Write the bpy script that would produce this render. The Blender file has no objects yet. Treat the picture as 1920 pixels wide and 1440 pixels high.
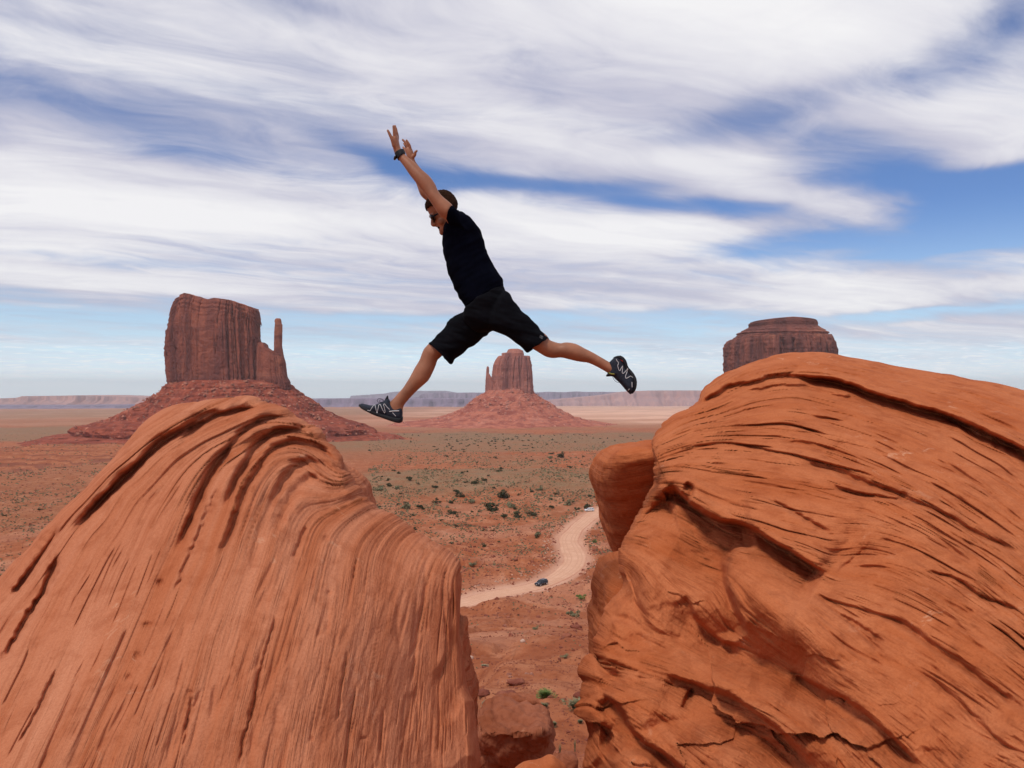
import bpy, math, random, time
import numpy as np
from mathutils import Vector
from mathutils.bvhtree import BVHTree

random.seed(7)
RNG = np.random.RandomState(11)
scene = bpy.context.scene
COL = scene.collection

# ------------------------------------------------------------------ camera, sky, sun, exposure
F = 1500.0                       # focal length in pixels of the 1920 wide picture
HOR = 733.0                      # eye level line
cam_d = bpy.data.cameras.new('camera')
cam = bpy.data.objects.new('camera', cam_d)
COL.objects.link(cam)
cam.location = (0, 0, 0)
cam.rotation_euler = (math.radians(90), 0, 0)
cam_d.sensor_width = 36.0
cam_d.lens = 36.0 * F / 1920.0
cam_d.shift_y = (HOR - 720.0) / 1920.0
cam_d.clip_start = 0.05
cam_d.clip_end = 90000
scene.camera = cam

SUN_EL, SUN_AZ = math.radians(60), math.radians(-140)     # azimuth from +Y towards +X : behind the camera, to the left
scene.view_settings.view_transform = 'Standard'
scene.view_settings.look = 'None'
scene.view_settings.exposure = 0.0
scene.view_settings.gamma = 1.0
scene.view_settings.use_curve_mapping = False


class NT:
    """small helper for node trees"""
    def __init__(self, tree):
        self.t = tree
        self.n = tree.nodes
        self.l = tree.links

    def node(self, typ, **kw):
        nd = self.n.new(typ)
        for k, v in kw.items():
            setattr(nd, k, v)
        return nd

    def put(self, sock, val):
        if hasattr(val, 'is_output') or isinstance(val, bpy.types.NodeSocket):
            self.l.new(val, sock)
        else:
            sock.default_value = val

    def math(self, op, a, b=None, c=None, clamp=False):
        nd = self.node('ShaderNodeMath', operation=op)
        nd.use_clamp = clamp
        self.put(nd.inputs[0], a)
        if b is not None:
            self.put(nd.inputs[1], b)
        if c is not None:
            self.put(nd.inputs[2], c)
        return nd.outputs[0]

    def comb(self, x, y, z):
        nd = self.node('ShaderNodeCombineXYZ')
        for i, v in enumerate((x, y, z)):
            self.put(nd.inputs[i], v)
        return nd.outputs[0]

    def sep(self, v):
        nd = self.node('ShaderNodeSeparateXYZ')
        self.put(nd.inputs[0], v)
        return nd.outputs

    def noise(self, vec, scale, detail=4.0, rough=0.5, dist=0.0, color=False):
        nd = self.node('ShaderNodeTexNoise')
        self.put(nd.inputs['Vector'], vec)
        nd.inputs['Scale'].default_value = scale
        nd.inputs['Detail'].default_value = detail
        nd.inputs['Roughness'].default_value = rough
        nd.inputs['Distortion'].default_value = dist
        return nd.outputs['Color'] if color else nd.outputs['Fac']

    def ramp(self, fac, stops, interp='LINEAR'):
        nd = self.node('ShaderNodeValToRGB')
        nd.color_ramp.interpolation = interp
        cr = nd.color_ramp
        while len(cr.elements) > 1:
            cr.elements.remove(cr.elements[-1])
        for i, (p, c) in enumerate(stops):
            e = cr.elements[0] if i == 0 else cr.elements.new(p)
            e.position = p
            if not hasattr(c, '__len__'):
                c = (c, c, c)
            e.color = (c[0], c[1], c[2], 1)
        self.put(nd.inputs[0], fac)
        return nd.outputs[0]

    def mix(self, fac, a, b, blend='MIX'):
        nd = self.node('ShaderNodeMix', data_type='RGBA', blend_type=blend)
        self.put(nd.inputs[0], fac)
        for s, v in ((nd.inputs[6], a), (nd.inputs[7], b)):
            if isinstance(v, (tuple, list)):
                s.default_value = (v[0], v[1], v[2], 1)
            else:
                self.put(s, v)
        return nd.outputs[2]

    def maprange(self, v, a, b, c, d, smooth=True):
        nd = self.node('ShaderNodeMapRange')
        nd.interpolation_type = 'SMOOTHSTEP' if smooth else 'LINEAR'
        for i, x in enumerate((v, a, b, c, d)):
            self.put(nd.inputs[i], x)
        return nd.outputs[0]


def px_dir(u, v):
    x, z = (u - 960) / F, (HOR - v) / F
    return math.atan2(x, 1.0), math.atan2(z, math.hypot(x, 1.0))


def build_world():
    w = bpy.data.worlds.new('World')
    scene.world = w
    w.use_nodes = True
    t = NT(w.node_tree)
    t.n.clear()
    out = t.node('ShaderNodeOutputWorld')
    bg = t.node('ShaderNodeBackground')
    bg.inputs['Strength'].default_value = 0.1
    t.l.new(bg.outputs[0], out.inputs[0])
    sky = t.node('ShaderNodeTexSky', sky_type='NISHITA')
    sky.sun_disc = False
    sky.sun_elevation = SUN_EL
    sky.sun_rotation = SUN_AZ
    sky.altitude = 1700
    sky.air_density = 1.0
    sky.dust_density = 0.6
    sky.ozone_density = 1.5
    tc = t.node('ShaderNodeTexCoord')
    d = tc.outputs['Generated']
    x, y, z = t.sep(d)
    az = t.math('ARCTAN2', x, y)
    el = t.math('ARCSINE', z)
    # coordinates on a flat cloud layer (perspective squeezes them at the horizon)
    zz = t.math('ADD', t.math('MAXIMUM', z, 0.0), 0.07)
    pxx = t.math('DIVIDE', x, zz)
    pyy = t.math('DIVIDE', y, zz)
    layer = t.comb(pxx, pyy, 0.0)
    # warp
    wv = t.noise(layer, 0.55, 3, 0.55, color=True)
    wx, wy, wz = t.sep(wv)
    wx = t.math('SUBTRACT', wx, 0.5)
    wy = t.math('SUBTRACT', wy, 0.5)
    # streak coordinates : long direction towards azimuth +63 degrees
    a = math.radians(60)
    ca, sa = math.sin(a), math.cos(a)
    lx = t.math('ADD', t.math('MULTIPLY', pxx, ca), t.math('MULTIPLY', pyy, sa))
    ly = t.math('SUBTRACT', t.math('MULTIPLY', pyy, ca), t.math('MULTIPLY', pxx, sa))
    lx2 = t.math('ADD', lx, t.math('MULTIPLY', wx, 1.4))
    ly2 = t.math('ADD', ly, t.math('MULTIPLY', wy, 1.1))
    st = t.comb(t.math('MULTIPLY', lx2, 0.30), t.math('MULTIPLY', ly2, 1.0), 3.7)
    n1 = t.noise(st, 1.3, 6, 0.52, 0.35)
    st2 = t.comb(t.math('MULTIPLY', lx2, 0.6), t.math('MULTIPLY', ly2, 1.4), 9.1)
    n2 = t.noise(st2, 2.8, 6, 0.6, 0.5)
    puff = t.noise(t.comb(t.math('MULTIPLY', lx, 0.8), ly, 5.0), 6.0, 5, 0.6)
    # broad blue gaps and cloud banks, each an ellipse on the sky
    waz = t.math('ADD', az, t.math('MULTIPLY', wx, 0.22))
    wel = t.math('ADD', el, t.math('MULTIPLY', t.math('MULTIPLY', wy, 0.16), t.maprange(el, 0.0, 0.3, 0.25, 1.0)))
    B = [
        (150, 215, 280, 55, 14, -.20), (420, 305, 230, 26, 10, -.16), (760, 300, 150, 16, 12, -.55), (1080, 350, 300, 20, 10, -.95),
        (1370, 388, 130, 15, 4, -.55), (1450, 205, 190, 34, -6, -.50), (1790, 150, 170, 50, -22, -.45),
        (1690, 335, 190, 42, 12, -1.4), (1860, 395, 170, 44, -4, -1.4), (1490, 452, 170, 24, 0, -.95), (1790, 445, 160, 16, -6, -.7),
        (1905, 40, 60, 45, -20, -.5), (1050, 598, 760, 18, 1, -.60), (1800, 577, 330, 12, 0, -.55), (150, 590, 330, 22, 2, -.48),
        (1000, 660, 1300, 40, 0, -.33), (380, 660, 300, 18, 0, -.2), (575, 42, 60, 16, 10, -.2), (620, 470, 200, 14, 3, -.18), (200, 470, 260, 14, 2, -.2),
        (1150, 60, 560, 80, 5, .42), (1480, 335, 260, 44, 10, .75), (1130, 262, 260, 36, 14, .45), (1700, 528, 420, 32, 0, .65),
        (350, 535, 480, 26, 3, .62), (620, 400, 430, 50, 4, .5), (1150, 440, 260, 30, -4, .6), (1850, 290, 110, 30, 8, .55), (1740, 225, 200, 26, 10, .5),
        (1600, 400, 110, 18, 18, .5), (150, 360, 220, 50, 5, .35), (500, 130, 420, 60, 10, .3), (1500, 100, 230, 50, -14, .35), (1790, 615, 200, 18, 2, .5),
        (1350, 480, 160, 18, 0, .35),
        (-700, 300, 500, 160, 0, .3), (2700, 300, 500, 160, 0, .2), (900, -500, 900, 250, 0, .3),
    ]
    tot = None
    for (u, v, ru, rv, ang, amp) in B:
        a0, e0 = px_dir(u, v)
        k = 1.0 / F * (math.cos(a0) ** 2 if abs(u - 960) < 1500 else 0.7)
        kr = 1.0 / F * math.cos(a0)
        ru_, rv_ = ru * k, rv * kr
        th = math.radians(ang)
        dx = t.math('SUBTRACT', waz, a0)
        dy = t.math('SUBTRACT', wel, e0)
        # image angle is clockwise (down to the right) ; elevation is up
        c, s = math.cos(th), -math.sin(th)
        p = t.math('MULTIPLY_ADD', dx, c / ru_, t.math('MULTIPLY', dy, s / ru_))
        q = t.math('MULTIPLY_ADD', dx, -s / rv_, t.math('MULTIPLY', dy, c / rv_))
        r2 = t.math('MULTIPLY_ADD', p, p, t.math('MULTIPLY', q, q))
        g = t.math('MULTIPLY', t.math('DIVIDE', 1.0, t.math('ADD', 1.0, t.math('POWER', r2, 1.5))), amp)
        tot = g if tot is None else t.math('ADD', tot, g)
    dens = t.math('ADD', tot, t.math('MULTIPLY', t.math('SUBTRACT', n1, 0.5), 1.5))
    dens = t.math('ADD', dens, t.math('MULTIPLY', t.math('SUBTRACT', n2, 0.5), 0.55))
    n3 = t.noise(t.comb(t.math('MULTIPLY', lx2, 0.75), t.math('MULTIPLY', ly2, 1.25), 31.0), 3.6, 8, 0.64, 0.5)
    dens = t.math('ADD', dens, t.math('MULTIPLY', t.math('SUBTRACT', n3, 0.5), 0.95))
    dens = t.math('ADD', dens, 0.50)
    # low puffs just over the horizon
    low = t.maprange(el, 0.0, 0.05, 0.35, 0.0)
    dens = t.math('ADD', dens, t.math('MULTIPLY', t.math('SUBTRACT', puff, 0.42), t.math('MULTIPLY', low, 3.0)))
    cover = t.maprange(dens, -0.35, 0.85, 0.02, 0.97)
    thick = t.noise(t.comb(t.math('MULTIPLY', lx2, 0.22), t.math('MULTIPLY', ly2, 1.1), 21.0), 1.6, 6, 0.55)
    shade = t.math('ADD', t.math('MULTIPLY', dens, 0.30), thick)
    c = t.ramp(shade, [(0.44, (4.6, 4.7, 6.1)), (0.62, (6.1, 6.05, 7.1)), (0.78, (8.0, 7.9, 8.4)), (0.98, (9.4, 9.3, 9.4))])
    skyc = t.mix(1.0, sky.outputs[0], (0.66, 0.86, 1.18), 'MULTIPLY')
    haze = t.maprange(el, 0.0, 0.22, 0.9, 0.0)
    skyc = t.mix(haze, skyc, (6.3, 8.6, 9.9))
    col = t.mix(cover, skyc, c)
    col = t.mix(t.maprange(el, -0.01, 0.085, 0.78, 0.0), col, (10.2, 11.8, 12.4))
    pf = t.math('MULTIPLY', t.ramp(puff, [(0.52, 0.0), (0.66, 1.0)]), t.math('MULTIPLY', t.maprange(el, 0.004, 0.015, 0.0, 1.0), t.maprange(el, 0.03, 0.07, 0.75, 0.0)))
    col = t.mix(pf, col, (10.6, 10.8, 11.2))
    t.l.new(col, bg.inputs['Color'])


build_world()
sd = bpy.data.lights.new('sun', 'SUN')
sd.energy = 2.15
sd.angle = math.radians(11)
sd.color = (1.0, 0.94, 0.84)
sun = bpy.data.objects.new('sun', sd)
COL.objects.link(sun)
_d = Vector((math.sin(SUN_AZ) * math.cos(SUN_EL), math.cos(SUN_AZ) * math.cos(SUN_EL), math.sin(SUN_EL)))
sun.rotation_euler = _d.to_track_quat('Z', 'Y').to_euler()


# ------------------------------------------------------------------ helpers
def W(u, v, d):
    """point seen at picture position u,v at distance d in front of the eye"""
    return Vector(((u - 960) / F * d, d, (HOR - v) / F * d))


def tag(o, label=None, cat=None, group=None, kind=None):
    if label: o['label'] = label
    if cat: o['category'] = cat
    if group: o['group'] = group
    if kind: o['kind'] = kind
    return o


def empty(name, loc, rz=0.0):
    o = bpy.data.objects.new(name, None)
    o.location = loc
    o.rotation_euler = (0, 0, rz)
    COL.objects.link(o)
    return o


def np_mesh(name, V, Q, smooth=True, attrs=None):
    V = np.asarray(V, dtype=np.float32)
    Q = np.asarray(Q, dtype=np.int32)
    me = bpy.data.meshes.new(name)
    me.vertices.add(len(V))
    me.vertices.foreach_set('co', V.ravel())
    k = Q.shape[1]
    me.loops.add(Q.size)
    me.loops.foreach_set('vertex_index', Q.ravel())
    me.polygons.add(len(Q))
    me.polygons.foreach_set('loop_start', np.arange(0, Q.size, k, dtype=np.int32))
    me.polygons.foreach_set('loop_total', np.full(len(Q), k, dtype=np.int32))
    me.polygons.foreach_set('use_smooth', np.full(len(Q), smooth, dtype=bool))
    me.update(calc_edges=True)
    for an, (typ, arr) in (attrs or {}).items():
        at = me.attributes.new(an, typ, 'POINT')
        at.data.foreach_set('vector' if typ == 'FLOAT_VECTOR' else 'value', np.asarray(arr, dtype=np.float32).ravel())
    return me


def add(name, me, mat, parent=None):
    o = bpy.data.objects.new(name, me)
    if mat and not me.materials:
        me.materials.append(mat)
    COL.objects.link(o)
    if parent is not None:
        o.parent = parent
    return o


def grid_quads(nr, nc, wrap=False, flip=False):
    i = np.arange(nr - 1)[:, None]
    j = np.arange(nc if wrap else nc - 1)[None, :]
    a = i * nc + j
    b = i * nc + (j + 1) % nc
    c = (i + 1) * nc + (j + 1) % nc
    d = (i + 1) * nc + j
    q = np.stack([a, b, c, d] if not flip else [a, d, c, b], axis=-1)
    return q.reshape(-1, 4)


_perm = np.random.RandomState(5).permutation(256)
_perm = np.concatenate([_perm, _perm, _perm]).astype(np.int32)
_grad = np.random.RandomState(6).normal(size=(256, 3))
_grad /= np.linalg.norm(_grad, axis=1)[:, None]


def pn(x, y, z=0.0):
    """gradient noise, about -0.7 .. 0.7"""
    x, y, z = np.broadcast_arrays(np.asarray(x, float), np.asarray(y, float), np.asarray(z, float))
    xi, yi, zi = np.floor(x), np.floor(y), np.floor(z)
    fx, fy, fz = x - xi, y - yi, z - zi
    xi = xi.astype(np.int64) & 255
    yi = yi.astype(np.int64) & 255
    zi = zi.astype(np.int64) & 255
    u, v, w = (t * t * t * (t * (t * 6 - 15) + 10) for t in (fx, fy, fz))
    r = 0
    for dx in (0, 1):
        px = _perm[xi + dx]
        wx = u if dx else 1 - u
        for dy in (0, 1):
            py = _perm[px + yi + dy]
            wy = v if dy else 1 - v
            for dz in (0, 1):
                g = _grad[_perm[py + zi + dz] & 255]
                wz = w if dz else 1 - w
                r = r + wx * wy * wz * (g[..., 0] * (fx - dx) + g[..., 1] * (fy - dy) + g[..., 2] * (fz - dz))
    return r * 1.5


def fbm(x, y, z=0.0, o=4, g=0.5):
    r, a, f = 0, 1.0, 1.0
    for k in range(o):
        r = r + a * pn(np.asarray(x) * f + 13.7 * k, np.asarray(y) * f + 5.1 * k, np.asarray(z) * f)
        a *= g
        f *= 2.0
    return r


def smooth(a, b, x):
    t = np.clip((x - a) / (b - a), 0, 1)
    return t * t * (3 - 2 * t)


class RBF:
    """thin plate surface through scattered values"""
    def __init__(self, P, val, reg=1e-3, scale=1000.0):
        P = np.asarray(P, float) / scale
        self.s = scale
        n = len(P)
        d = np.linalg.norm(P[:, None] - P[None], axis=-1)
        K = np.where(d > 0, d * d * np.log(np.maximum(d, 1e-9)), 0) + np.eye(n) * reg
        A = np.zeros((n + 3, n + 3))
        A[:n, :n] = K
        A[:n, n] = 1
        A[:n, n + 1:] = P
        A[n:, :n] = A[:n, n:].T
        b = np.concatenate([np.asarray(val, float), [0, 0, 0]])
        sol = np.linalg.solve(A, b)
        self.w, self.c, self.P = sol[:n], sol[n:], P

    def __call__(self, u, v):
        sh = u.shape
        u = u.ravel() / self.s
        v = v.ravel() / self.s
        r = self.c[0] + self.c[1] * u + self.c[2] * v
        for (px, py), w in zip(self.P, self.w):
            d2 = (u - px) ** 2 + (v - py) ** 2
            r = r + w * 0.5 * d2 * np.log(np.maximum(d2, 1e-12))
        return r.reshape(sh)


def resample(P, step=None, n=None, smoothen=True):
    P = np.asarray(P, float)
    if smoothen and len(P) > 2:            # Catmull-Rom
        Q = []
        E = np.vstack([2 * P[0] - P[1], P, 2 * P[-1] - P[-2]])
        for i in range(len(P) - 1):
            p0, p1, p2, p3 = E[i:i + 4]
            for t in np.linspace(0, 1, 8, endpoint=False):
                Q.append(0.5 * ((2 * p1) + (-p0 + p2) * t + (2 * p0 - 5 * p1 + 4 * p2 - p3) * t * t + (-p0 + 3 * p1 - 3 * p2 + p3) * t ** 3))
        Q.append(P[-1])
        P = np.array(Q)
    L = np.concatenate([[0], np.cumsum(np.linalg.norm(np.diff(P[:, :2], axis=0), axis=1))])
    if n is None:
        n = max(2, int(L[-1] / step))
    t = np.linspace(0, L[-1], n)
    return np.stack([np.interp(t, L, P[:, k]) for k in range(P.shape[1])], axis=-1)


def polydist(u, v, P):
    """distance to a polyline, signed side (positive: right hand of travel on the picture, i.e. below for a line going right), and fraction along it"""
    P = resample(P, n=max(8, 4 * len(P)))
    best = np.full(u.shape, 1e9)
    side = np.zeros(u.shape)
    frac = np.zeros(u.shape)
    n = len(P) - 1
    for i in range(n):
        a, b = P[i], P[i + 1]
        ab = b - a
        L2 = max(1e-9, float(ab @ ab))
        t = np.clip(((u - a[0]) * ab[0] + (v - a[1]) * ab[1]) / L2, 0, 1)
        dx, dy = u - (a[0] + t * ab[0]), v - (a[1] + t * ab[1])
        d = np.sqrt(dx * dx + dy * dy)
        m = d < best
        best = np.where(m, d, best)
        side = np.where(m, np.sign(ab[0] * dy - ab[1] * dx), side)
        frac = np.where(m, (i + t) / n, frac)
    return best, side, frac


# ------------------------------------------------------------------ materials
def new_mat(name):
    m = bpy.data.materials.new(name)
    m.use_nodes = True
    t = NT(m.node_tree)
    b = m.node_tree.nodes['Principled BSDF']
    b.inputs['Roughness'].default_value = 0.9
    b.inputs['Specular IOR Level'].default_value = 0.2
    return m, t, b


def simple_mat(name, col, rough=0.7, spec=0.3, metal=0.0, var=0.15, scale=30.0, bump=0.0):
    m, t, b = new_mat(name)
    tc = t.node('ShaderNodeTexCoord').outputs['Object']
    n = t.noise(tc, scale, 4, 0.6)
    lo = tuple(c * (1 - var) for c in col)
    hi = tuple(min(1, c * (1 + var)) for c in col)
    t.l.new(t.ramp(n, [(0.3, lo), (0.7, hi)]), b.inputs['Base Color'])
    b.inputs['Roughness'].default_value = rough
    b.inputs['Specular IOR Level'].default_value = spec
    b.inputs['Metallic'].default_value = metal
    if bump:
        bp = t.node('ShaderNodeBump')
        bp.inputs['Strength'].default_value = bump
        bp.inputs['Distance'].default_value = 0.01
        t.l.new(n, bp.inputs['Height'])
        t.l.new(bp.outputs[0], b.inputs['Normal'])
    return m


def sandstone_mat(name, base, light, dark, k=1.0):
    """layered sandstone; attribute 'strata' = (layer number, along layer, 0)"""
    m, t, b = new_mat(name)
    at = t.node('ShaderNodeAttribute', attribute_name='strata')
    sx, sy, sz = t.sep(at.outputs['Vector'])
    geo = t.node('ShaderNodeNewGeometry').outputs['Position']
    lay = t.comb(t.math('MULTIPLY', sx, 1.0 * k), t.math('MULTIPLY', sy, 0.35), sz)
    n1 = t.noise(lay, 0.9, 3, 0.6)
    n2 = t.noise(t.comb(t.math('MULTIPLY', sx, 6.0 * k), t.math('MULTIPLY', sy, 1.1), 4.0), 1.0, 4, 0.65)
    gate = t.ramp(t.noise(t.comb(t.math('MULTIPLY', sx, 0.8), t.math('MULTIPLY', sy, 0.9), 12.0), 1.0, 3, 0.6), [(0.42, 0.12), (0.62, 1.0)])
    n3 = t.noise(t.comb(t.math('MULTIPLY', sx, 17.0 * k), t.math('MULTIPLY', sy, 1.8), 7.0), 1.0, 2, 0.55)
    big = t.noise(geo, 1.1, 4, 0.55)
    fine = t.noise(geo, 90.0, 3, 0.7)
    mott = t.noise(geo, 9.0, 5, 0.6)
    c = t.mix(t.ramp(n1, [(0.35, 0.0), (0.65, 1.0)]), base, light)
    c = t.mix(t.math('MULTIPLY', t.math('MULTIPLY', t.ramp(n2, [(0.50, 0.0), (0.66, 1.0)]), 0.65), gate), c, dark)
    c = t.mix(t.math('MULTIPLY', t.math('MULTIPLY', t.ramp(n3, [(0.52, 0.0), (0.68, 1.0)]), 0.5), gate), c, dark)
    c = t.mix(t.math('MULTIPLY', t.ramp(big, [(0.40, 0.0), (0.70, 1.0)]), 0.45), c, light)
    c = t.mix(t.math('MULTIPLY', t.ramp(mott, [(0.32, 1.0), (0.5, 0.0)]), 0.4), c, dark)
    c = t.mix(t.math('MULTIPLY', t.ramp(fine, [(0.35, 1.0), (0.6, 0.0)]), 0.25), c, dark)
    scuff = t.noise(geo, 7.0, 7, 0.72, 0.8)
    sgate = t.noise(geo, 1.7, 2, 0.5)
    c = t.mix(t.math('MULTIPLY', t.math('MULTIPLY', t.ramp(scuff, [(0.60, 0.0), (0.68, 1.0)]), t.ramp(sgate, [(0.48, 0.0), (0.62, 1.0)])), 0.55), c, (0.68, 0.36, 0.22))
    t.l.new(c, b.inputs['Base Color'])
    b.inputs['Roughness'].default_value = 0.95
    b.inputs['Specular IOR Level'].default_value = 0.12
    h = t.math('ADD', t.math('MULTIPLY', t.math('MULTIPLY', n2, 0.9), gate), t.math('ADD', t.math('MULTIPLY', t.math('MULTIPLY', n3, 0.5), gate), t.math('ADD', t.math('MULTIPLY', fine, 0.30), t.math('MULTIPLY', mott, 0.5))))
    bp = t.node('ShaderNodeBump')
    bp.inputs['Strength'].default_value = 0.85
    bp.inputs['Distance'].default_value = 0.018
    t.l.new(h, bp.inputs['Height'])
    t.l.new(bp.outputs[0], b.inputs['Normal'])
    return m


def cliff_mat(name, base, light, dark, zs, size):
    """cliff rock: horizontal beds and vertical varnish stains, world metres"""
    m, t, b = new_mat(name)
    geo = t.node('ShaderNodeNewGeometry').outputs['Position']
    x, y, z = t.sep(geo)
    beds = t.noise(t.comb(t.math('MULTIPLY', x, 0.12 / size), t.math('MULTIPLY', y, 0.12 / size), t.math('MULTIPLY', z, zs / size)), 1.0, 4, 0.6)
    stain = t.noise(t.comb(t.math('MULTIPLY', x, 1.3 / size), t.math('MULTIPLY', y, 1.3 / size), t.math('MULTIPLY', z, 0.13 / size)), 1.6, 5, 0.60, 0.35)
    patch = t.noise(geo, 0.7 / size, 5, 0.6)
    fine = t.noise(geo, 6.0 / size, 4, 0.7)
    c = t.mix(t.ramp(stain, [(0.40, 0.0), (0.58, 1.0)]), dark, base)
    c = t.mix(t.math('MULTIPLY', t.ramp(patch, [(0.56, 0.0), (0.70, 1.0)]), 0.75), c, light)
    c = t.mix(t.math('MULTIPLY', t.ramp(beds, [(0.50, 0.0), (0.60, 1.0)]), 0.6), c, dark)
    c = t.mix(t.math('MULTIPLY', t.ramp(fine, [(0.3, 1.0), (0.55, 0.0)]), 0.35), c, dark)
    t.l.new(c, b.inputs['Base Color'])
    b.inputs['Specular IOR Level'].default_value = 0.05
    bp = t.node('ShaderNodeBump')
    bp.inputs['Strength'].default_value = 0.8
    bp.inputs['Distance'].default_value = size * 0.13
    t.l.new(t.math('ADD', t.math('ADD', t.math('MULTIPLY', beds, 0.5), t.math('MULTIPLY', fine, 0.5)), stain), bp.inputs['Height'])
    t.l.new(bp.outputs[0], b.inputs['Normal'])
    return m


def ground_mat():
    m, t, b = new_mat('desert_ground')
    geo = t.node('ShaderNodeNewGeometry').outputs['Position']
    veg = t.node('ShaderNodeAttribute', attribute_name='veg').outputs['Fac']
    pale = t.node('ShaderNodeAttribute', attribute_name='pale').outputs['Fac']
    x, y, z = t.sep(geo)
    dist = t.math('SQRT', t.math('ADD', t.math('MULTIPLY', x, x), t.math('MULTIPLY', y, y)))
    n_a = t.noise(geo, 0.012, 6, 0.62)
    n_b = t.noise(geo, 0.09, 6, 0.65)
    n_c = t.noise(geo, 0.9, 6, 0.65)
    n_d = t.noise(geo, 5.0, 5, 0.7)
    c = t.mix(t.ramp(n_b, [(0.36, 0.0), (0.66, 1.0)]), (0.37, 0.108, 0.044), (0.49, 0.195, 0.098))
    c = t.mix(t.math('MULTIPLY', t.ramp(n_a, [(0.4, 0.0), (0.65, 1.0)]), 0.6), c, (0.42, 0.140, 0.062))
    c = t.mix(t.math('MULTIPLY', t.ramp(n_c, [(0.36, 1.0), (0.5, 0.0)]), 0.75), c, (0.23, 0.060, 0.026))
    c = t.mix(t.math('MULTIPLY', t.ramp(n_d, [(0.60, 0.0), (0.72, 1.0)]), 0.5), c, (0.50, 0.27, 0.18))
    wash = t.noise(t.comb(t.math('MULTIPLY', x, 0.16), t.math('MULTIPLY', y, 0.07), 3.0), 1.0, 7, 0.68, 0.5)
    c = t.mix(t.math('MULTIPLY', t.ramp(wash, [(0.46, 0.0), (0.58, 1.0)]), 0.6), c, (0.30, 0.085, 0.036))
    c = t.mix(t.math('MULTIPLY', t.ramp(wash, [(0.36, 1.0), (0.44, 0.0)]), 0.35), c, (0.56, 0.26, 0.15))
    # horizontal outcrop beds
    beds = t.noise(t.comb(t.math('MULTIPLY', x, 0.004), t.math('MULTIPLY', y, 0.004), t.math('MULTIPLY', z, 0.8)), 1.0, 4, 0.6)
    bedm = t.node('ShaderNodeAttribute', attribute_name='beds').outputs['Fac']
    c = t.mix(t.math('MULTIPLY', t.math('MULTIPLY', t.ramp(beds, [(0.5, 0.0), (0.6, 1.0)]), 0.7), bedm), c, (0.20, 0.055, 0.035))
    vg = t.math('MULTIPLY', veg, t.ramp(t.math('ADD', t.math('MULTIPLY', n_c, 0.5), t.math('MULTIPLY', n_b, 0.5)), [(0.38, 0.35), (0.60, 1.0)]), clamp=True)
    grass = t.mix(t.ramp(n_c, [(0.4, 0.0), (0.62, 1.0)]), (0.165, 0.112, 0.066), (0.30, 0.205, 0.112))
    c = t.mix(vg, c, grass)
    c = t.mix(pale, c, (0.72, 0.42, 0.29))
    t.l.new(c, b.inputs['Base Color'])
    b.inputs['Specular IOR Level'].default_value = 0.05
    bp = t.node('ShaderNodeBump')
    bp.inputs['Strength'].default_value = 0.9
    bp.inputs['Distance'].default_value = 0.5
    near = t.maprange(dist, 30, 500, 0.45, 1.0, False)
    t.l.new(t.math('MULTIPLY', t.math('ADD', n_c, t.math('MULTIPLY', n_d, 0.5)), near), bp.inputs['Height'])
    t.l.new(bp.outputs[0], b.inputs['Normal'])
    return m


M_ground = ground_mat()
M_left = sandstone_mat('sandstone_fins', (0.46, 0.138, 0.057), (0.57, 0.220, 0.115), (0.30, 0.070, 0.024))
M_right = sandstone_mat('sandstone_swirls', (0.45, 0.117, 0.037), (0.54, 0.172, 0.068), (0.28, 0.058, 0.017), 1.4)

# ------------------------------------------------------------------ terrain
PD = [0, 1.5, 3, 5, 8, 13, 20, 30, 60, 120, 180, 236, 262, 500, 700, 900, 1200, 1700, 2500, 4000, 8000, 12000, 30000]
PZ = [-1.72, -1.8, -2.7, -3.8, -5.2, -7.0, -9.5, -12.0, -20.0, -36.5, -52, -65.0, -66, -66, -70, -78, -90, -106, -122, -130, -168, -232, -540]


ROAD_PX = [(560, 1186), (640, 1172), (720, 1158), (800, 1143), (870, 1130.5), (913, 1118), (957, 1109), (1001, 1100), (1040, 1085), (1068, 1066), (1078, 1048), (1071, 1029), (1066, 1011),
           (1079, 993), (1098, 976), (1113, 965), (1127, 957), (1150, 948), (1185, 940), (1240, 934)]
RZ = -66.0
ROAD = []
for (u, v) in ROAD_PX:
    d = RZ * -F / (v - HOR)
    ROAD.append(((u - 960) / F * d, d))
ROAD = resample(ROAD, step=2.0)


def road_dist(x, y):
    best = np.full(x.shape, 1e9)
    m = (np.abs(x) < 220) & (y > 150) & (y < 650)
    xs, ys = x[m], y[m]
    b = np.full(xs.shape, 1e9)
    for (rx, ry) in ROAD[::2]:
        b = np.minimum(b, (xs - rx) ** 2 + (ys - ry) ** 2)
    best[m] = np.sqrt(b)
    return best


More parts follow.
